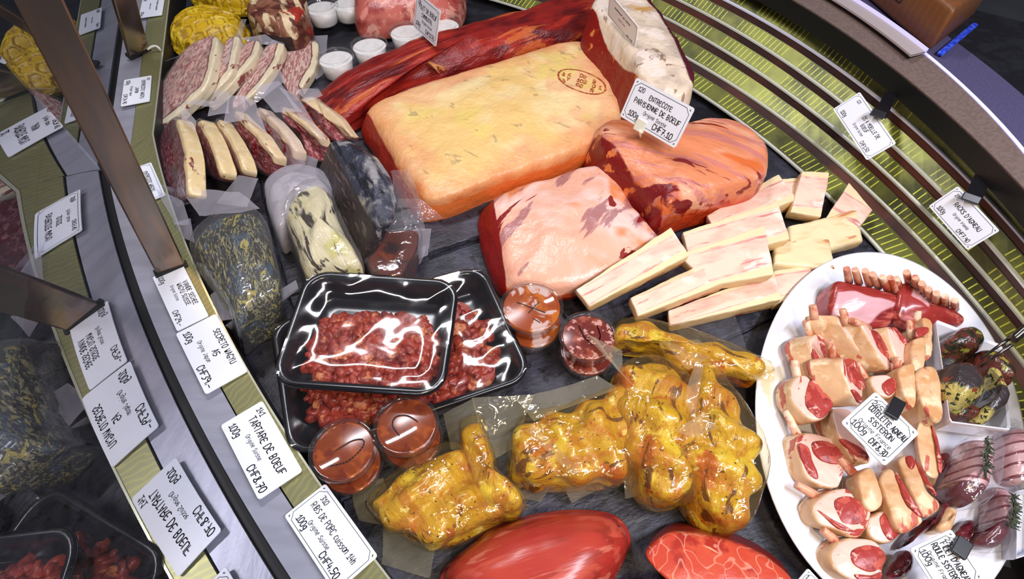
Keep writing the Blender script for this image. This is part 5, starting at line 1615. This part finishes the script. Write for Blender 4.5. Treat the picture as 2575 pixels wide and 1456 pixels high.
# card and clip on the cutlets
q = quad([(2193, 976), (2304, 1086), (2231, 1177), (2121, 1072)], (.098, .090, .082, .090))
o = card(q, 'price card reading COTELETTE AGNEAU SISTERON lying on the cutlets',
         [('265', .07, .80, .13, 'l'), ('COTELETTE AGNEAU', .54, .62, .145, 'c'), ('SISTERON', .54, .44, .14, 'c'), ('Origine France', .52, .29, .10, 'c'), ('100g', .07, .13, .16, 'l'), ('CHF8.30', .94, .07, .17, 'r')], True, group='price cards on the lamb platter')
holder_bar(o, 'clip', U(2240, 1048, .097), U(2262, 1006, .098), .0125, .004, M_clip)
q = quad([(2379, 1316), (2462, 1440), (2380, 1525), (2298, 1394)], (.090, .080, .070, .080))
o = card(q, "price card reading FILET D'AGNEAU ROULE SISTERON at the near end of the platter",
         [('270', .07, .80, .12, 'l'), ("FILET D'AGNEAU", .54, .62, .15, 'c'), ('ROULE SISTERON', .50, .43, .15, 'c'), ('Origine France', .52, .27, .10, 'c'), ('100g', .07, .13, .16, 'l')], True, group='price cards on the lamb platter')
holder_bar(o, 'clip', U(2408, 1396, .089), U(2428, 1358, .090), .0125, .004, M_clip)
q = quad([(2032, 1427), (2092, 1496), (2040, 1560), (1976, 1494)], (.062, .055, .050, .057))
card(q, 'price card of which only the top corner shows at the bottom edge', [('1', .12, .74, .16, 'l')], True, group='price cards on the lamb platter')

# ================================================================ square dish with herbed lamb rolls and a fork
BO = quad([(2352, 803), (2520, 868), (2542, 1082), (2388, 1062)], (.060, .056, .056, .060))
bm = bmesh.new()
cB = sum(BO, V()) / 4
rows = []
for s, z in ((1.0, 0), (.985, .001), (.95, -.002), (.86, -.030), (.0, -.032)):
    if s == 0: rows.append([bm.verts.new(cB + V((0, 0, z)))]); continue
    r_ = []
    for i in range(4):
        a, b = BO[i], BO[(i + 1) % 4]
        for t in (.03, .25, .5, .75, .97): r_.append(bm.verts.new(cB + (a.lerp(b, t) - cB) * s + V((0, 0, z))))
    rows.append(r_)
low = []
for s, z in ((1.0, -.004), (.90, -.032), (.86, -.036), (0, -.036)):
    if s == 0: low.append([bm.verts.new(cB + V((0, 0, z)))]); continue
    r_ = []
    for i in range(4):
        a, b = BO[i], BO[(i + 1) % 4]
        for t in (.03, .25, .5, .75, .97): r_.append(bm.verts.new(cB + (a.lerp(b, t) - cB) * s + V((0, 0, z))))
    low.append(r_)
for seq in (rows, [rows[0]] + low):
    for a, b in zip(seq, seq[1:]):
        n = len(a)
        for j in range(n):
            q = []
            for v in (a[j], a[(j + 1) % n], b[(j + 1) % len(b)], b[j % len(b)]):
                if v not in q: q.append(v)
            bm.faces.new(q)
bmesh.ops.recalc_face_normals(bm, faces=bm.faces)
tag(mobj('square_dish', bm, M_china, None, False, frame_at(cB + V((0, 0, -.036)))), 'white square china dish on the platter filled with herbed lamb', 'dish')
M_herb = mat('herbed_meat', '5a2e26', [('n', '7a3a2c', 40, .45, .65), ('n', '2c2a22', 80, .54, .66), ('n', '8c8a3a', 60, .60, .68), ('n', '1e2412', 200, .62, .68)], rough=.22, coat=.3, bump=[('n', 90, .5, .003)])
M_herbfat = mat('herbed_fat', 'c4b46a', [('n', 'a89a50', 40, .45, .65), ('n', '26321a', 170, .56, .62), ('a', '3c3436', 'm', .4, .6, {'nz': .4, 'ns': 90}), ('n', '7a3a2a', 60, .64, .7)], rough=.24, coat=.3, bump=[('n', 90, .5, .003)])
Z3 = lambda X, Y: (2330 + X / 2.571, 780 + Y / 2.571)


def blob(name, pts, h, ext, m, label, cat, grp, sd, mask=None, **k):
    T = [U(*Z3(X, Y), h) for X, Y in pts]
    return tag(solid(name, T, ext, m, None, n=80, rt=10, rs=7, ell=.6, sq=.7, dome=.008, amp=.003, freq=40, seed=sd, mask=mask, lumps=.004, **k), label, cat, grp)


HB = 'herbed lamb pieces in the square dish'
blob('lamb_piece', [(110, 190), (190, 120), (290, 90), (370, 130), (395, 190), (340, 260), (230, 270), (130, 240)], .066, (0, .002, -.034), M_herb, 'brown marinated lamb piece at the back of the square dish', 'lamb piece', HB, 81)
blob('lamb_piece', [(360, 260), (430, 250), (520, 300), (590, 420), (570, 470), (480, 440), (400, 360)], .064, (-.004, .002, -.030), M_herb, 'brown marinated lamb piece overhanging the right rim of the dish', 'lamb piece', HB, 82)
blob('lamb_piece', [(140, 590), (250, 600), (370, 640), (380, 690), (270, 710), (170, 690)], .046, (0, .002, -.016), M_herb, 'reddish lamb piece along the front rim of the dish', 'lamb piece', HB, 83)
cc = U(*Z3(245, 420), .074)
blob('lamb_roll', [(140, 360), (200, 310), (290, 320), (370, 390), (410, 480), (370, 560), (280, 600), (190, 560), (140, 470)], .074, (0, .002, -.042), M_herbfat, 'round herbed lamb roll with a yellow fat ring in the middle of the dish', 'lamb roll', HB, 84,
     mask=lambda p, t: max(0, min(1, 1.3 - math.hypot(p.x - cc.x, p.y - cc.y - .002) / .026)))
cc2 = U(*Z3(455, 590), .060)
blob('lamb_roll', [(410, 340), (450, 350), (500, 460), (540, 580), (500, 660), (420, 690), (380, 640), (430, 560), (440, 450)], .062, (-.002, .002, -.032), M_herbfat, 'herbed lamb roll on its edge at the right of the dish', 'lamb roll', HB, 85,
     mask=lambda p, t: max(0, min(1, 1.3 - math.hypot(p.x - cc2.x, p.y - cc2.y) / .022)))
M_fork = mat('dark_steel', '6a6660', rough=.22, metal=.9)
bm = bmesh.new()
a, b = U(2488, 862, .10), U(2466, 914, .078)
jn = U(2545, 850, .105)
for p in ((2466, 902, .080), (2466, 922, .078)):
    tp = U(*p); mid = U(2545, 846 if p[1] < 910 else 866, .108)
    tube_bm(bm, [tp, tp.lerp(mid, .5), mid], .0017, 8, True, lambda q: .6 + .6 * q)
e1, e2, e3 = U(2545, 856, .108), U(2580, 826, .118), U(2640, 780, .135)
fo = mobj('meat_fork', bm, M_fork, None, True, frame_at(U(2466, 914, .078)))
tag(fo, 'two-pronged meat fork stuck into the herbed lamb in the square dish', 'fork')
bm = bmesh.new(); tube_bm(bm, [e1, e1.lerp(e2, .3), e2, e3], .0045, 10)
mobj('fork_handle', bm, M_fork, fo, True, fo.matrix_basis)

# ================================================================ rolled fillets and dark lamb at the near right
Z4 = lambda X, Y: (2280 + X / 3.871, 1080 + Y / 3.871)
M_net = mat('netted_roll', 'd8aeb0', [('n', 'b87a80', 40, .45, .7), ('w', '7a2a34', 26, .80, .93, {'dist': 1.2, 'det': 1}), ('a', '5a1420', 'm', .4, .6, {'nz': .15, 'ns': 60})], rough=.25, coat=.3, bump=[('n', 80, .3, .002)], sss=.05)
M_rose = mat('rosemary', '2c3424', [('n', '46503a', 200, .45, .65)], rough=.5)


def roll(pts, h, ext, cut, label, sd, sprig=None, flaps=(), axis=None):
    T = [U(*Z4(X, Y), h) for X, Y in pts]
    t = empty('rolled_fillet', sum(T, V()) / len(T) + V(ext), label, 'rolled fillet', 'rolled lamb fillets in bags')
    c0_, c1_ = U(*Z4(*cut[0]), h), U(*Z4(*cut[1]), h)
    d = (c1_ - c0_).normalized(); nl = V((d.y, -d.x, 0)); nl = nl if nl.y < 0 else -nl
    solid('roll_body', T, ext, M_net, t, n=90, rt=12, ell=.7, sq=.75, dome=.006, amp=.0015, freq=30, seed=sd, mask=lambda p, tt: max(0, min(1, (p - c0_).dot(nl) / .004 + .5)), ax=axis)
    if sprig:
        bm = bmesh.new()
        pts_ = spline([U(*Z4(X, Y), h + .0115) for X, Y in sprig], 26, False)
        tube_bm(bm, pts_, .0011, 6)
        rr = random.Random(sd)
        for p in pts_:
            for k in range(3):
                a = rr.uniform(0, 6.28); q = p + V((math.cos(a) * .0055, math.sin(a) * .0055, rr.uniform(0, .003)))
                tube_bm(bm, [p, p.lerp(q, .5), q], .0009, 5, True, lambda u: 1.1 - .7 * u)
        mobj('rosemary_sprig', bm, M_rose, t, True, mw(t))
    bm = bmesh.new()
    bag_bm(bm, T, ext, .004, seed=sd, dome=.008, amp=.003)
    for k, f in enumerate(flaps): flap(bm, [U(*Z4(X, Y), hh) for X, Y, hh in f], .004, .004, sd + k)
    mobj('vacuum_bag', bm, F_bag, t, True, mw(t))


roll([(690, 70), (800, 50), (900, 95), (890, 300), (855, 540), (835, 610), (710, 715), (610, 680), (515, 590), (505, 500), (575, 410), (640, 200)], .062, (0, .004, -.036), [(510, 470), (850, 580)],
     'netted lamb fillet roll with a rosemary sprig in a vacuum bag below the square dish', 91, [(770, 90), (800, 170), (770, 260), (790, 340), (760, 440)], [
         [(300, 470, .04), (510, 490, .06), (560, 640, .05), (290, 570, .035)], [(470, 640, .05), (720, 720, .05), (720, 840, .04), (660, 830, .04)], [(680, 770, .05), (900, 690, .05), (890, 840, .045), (670, 845, .04)],
         [(420, 330, .05), (600, 60, .05), (640, 180, .055), (520, 420, .06)]], (.12, .5, 0))
roll([(905, 560), (1000, 540), (1045, 580), (1035, 760), (1005, 900), (1010, 1060), (960, 1140), (860, 1150), (740, 1110), (760, 1000), (860, 930), (890, 800)], .050, (0, .004, -.026), [(860, 890), (1010, 920)],
     'netted lamb fillet roll half in shade at the right edge, in a shiny bag', 92, [(1040, 640), (1050, 800), (1030, 960)], [
         [(700, 880, .045), (860, 850, .055), (860, 1160, .05), (690, 1180, .035)], [(690, 1180, .04), (980, 1130, .045), (1050, 1380, .03), (760, 1290, .03)]], (.1, .6, 0))
roll([(1010, 30), (1100, -40), (1200, -20), (1230, 300), (1200, 520), (1060, 480), (1010, 300)], .050, (0, .004, -.026), [(900, 700), (1300, 720)], 'netted lamb fillet roll cut by the right edge beside the square dish', 93, None, [
    [(880, 450, .05), (1010, 510, .05), (1142, 430, .055), (1142, 560, .045)]], (.05, 1, 0))
M_dklamb = mat('dark_lamb_strip', '5c1c26', [('n', '7e2c34', 50, .45, .66, {'st': (.3, 1.3, 1)}), ('n', 'c8948c', 26, .62, .68, {'dist': .8}), ('n', '3c0e18', 70, .5, .7)], rough=.28, coat=.2, bump=[('n', 60, .4, .003)], sss=.05)
for k, (pts, h, lab) in enumerate((
        ([(0, 1100), (60, 1010), (190, 880), (330, 760), (430, 650), (480, 690), (420, 840), (280, 960), (120, 1090), (20, 1150)], .034, 'dark red lamb strip with pale fat patches under the lower cutlets'),
        ([(-120, 1330), (-40, 1240), (40, 1180), (80, 1250), (70, 1380), (-40, 1456), (-140, 1430)], .040, 'dark veined lamb piece between the lowest cutlet and the near card'),
        ([(370, 830), (440, 740), (520, 760), (500, 900), (440, 980), (330, 950)], .042, 'pale fatty lamb piece behind the near price card'),
        ([(520, 980), (620, 860), (700, 880), (690, 1080), (640, 1180), (540, 1120)], .036, 'brown shaded lamb piece right of the near card clip'),
        ([(320, 230), (430, 210), (440, 300), (400, 400), (340, 420), (320, 330)], .036, 'dark red lamb piece in a bag left of the rosemary roll'))):
    T = [U(*Z4(X, Y), h) for X, Y in pts]
    tag(solid('lamb_strip', T, (0, .002, -h + .014), M_lfat if k == 2 else M_dklamb, None, n=80, rt=9, rs=6, rnd=.010, dome=.005, amp=.003, freq=40, seed=100 + k, lumps=.003), lab, 'lamb piece', 'loose lamb pieces on the platter')
WT = [U(*Z4(X, Y), .052) for X, Y in ((1070, 600), (1250, 560), (1250, 1200), (1065, 1260))]
bm = bmesh.new()
cW = sum(WT, V()) / 4
for s0, s1, z0, z1 in ((1, .97, 0, 0), (.97, .88, 0, -.018)): pass
rws = []
for s, z in ((1, 0), (.97, .0005), (.88, -.014), (.0, -.015)):
    rws.append([bm.verts.new(cW + (p - cW) * s + V((0, 0, z))) for p in WT] if s else [bm.verts.new(cW + V((0, 0, z)))])
rw2 = [[bm.verts.new(cW + (p - cW) * s + V((0, 0, z))) for p in WT] if s else [bm.verts.new(cW + V((0, 0, z)))] for s, z in ((1.0, -.004), (.9, -.02), (0, -.02))]
for seq in (rws, [rws[0]] + rw2):
    for a, b in zip(seq, seq[1:]):
        for j in range(4):
            q = []
            for v in (a[j], a[(j + 1) % 4], b[(j + 1) % len(b)], b[j % len(b)]):
                if v not in q: q.append(v)
            bm.faces.new(q)
bmesh.ops.recalc_face_normals(bm, faces=bm.faces)
tag(mobj('white_tray', bm, M_china, None, False, frame_at(cW + V((0, 0, -.02)))), 'white china tray cut by the right edge beside the shaded fillet roll', 'tray')

# ================================================================ far left corner: yellow loaf, second loaf, aged beef
M_loaf = mat('yellow_loaf', 'c8a210', [('n', 'd8b828', 20, .42, .68), ('n', 'a07c10', 30, .58, .72), ('a', '8c6a10', 'm', .35, .8, {'k': .8})], rough=.4, bump=[('n', 80, .15, .0015)], sss=.08)


def hexd(p, sc, rot):
    c, s = math.cos(rot), math.sin(rot)
    x, y = (p.x * c + p.y * s) * sc, (-p.x * s + p.y * c) * sc * 1.35
    best = [9, 9]
    for i in (-1, 0, 1):
        for j in (-1, 0, 1):
            gy = math.floor(y) + j + .5; ox = .5 if int(math.floor(y) + j) % 2 else 0
            gx = math.floor(x - ox) + i + .5 + ox
            d = math.hypot(x - gx, y - gy)
            if d < best[0]: best = [d, best[0]]
            elif d < best[1]: best[1] = d
    return best[1] - best[0]     # 0 on the ridge between cells


def loaf(pts, h, label, sd, ext):
    T = P(pts, h)
    def dsp(p, t, n):
        k = hexd(p, 30, .5)
        return (-.0035 if k > .22 else .001) if t < 1.5 else 0
    o = solid('scored_loaf', T, ext, M_loaf, None, n=170, rt=34, rs=16, ell=.6, sq=.8, dome=.012, rb=.02, belly=.06, amp=.002, freq=20, seed=sd, disp=dsp, mask=lambda p, t: 1 if (hexd(p, 30, .5) > .22 and hexd(p, 30, .5) < .34) else 0)
    return tag(o, label, 'yellow loaf', 'yellow scored loaves')


loaf([(414, 60), (430, 30), (470, 10), (530, 4), (590, 18), (608, 42), (590, 68), (540, 82), (490, 90), (435, 86)], .050, 'yellow loaf scored with a honeycomb pattern beside the far price card', 201, (0, -.004, -.050))
loaf([(470, -60), (530, -75), (610, -60), (625, -30), (600, -15), (540, -18), (480, -30)], .050, 'second yellow scored loaf at the top edge behind the first', 202, (0, -.004, -.050))
M_aged = mat('aged_beef_crust', '8c5a44', [('n', '5a2a22', 24, .42, .62, {'det': 5}), ('n', 'e0c8a0', 22, .56, .66, {'st': (.4, 1.4, 1), 'dist': .8}), ('n', 'a83228', 30, .60, .68, {'dist': .5}), ('a', '2c1c1c', 'm', .4, .6, {'nz': .3, 'ns': 30})], rough=.42, bump=[('n', 40, .7, .006, {'det': 6})])
ca_ = U(690, 30, .085)
T = P([(615, 10), (640, -30), (700, -45), (755, -25), (764, 10), (745, 45), (700, 55), (640, 40)], .085)
tag(solid('aged_beef', T, (0, -.004, -.086), M_aged, None, n=110, rt=12, rs=14, rnd=.016, dome=.004, belly=.04, amp=.008, freq=26, seed=211, mask=lambda p, t: 1 if (1.15 < t < 1.75 and abs(p.x - ca_.x) < .034 and p.y < ca_.y) else 0), 'dark dry-aged beef piece with a bony rim behind the wagyu packs', 'beef joint')
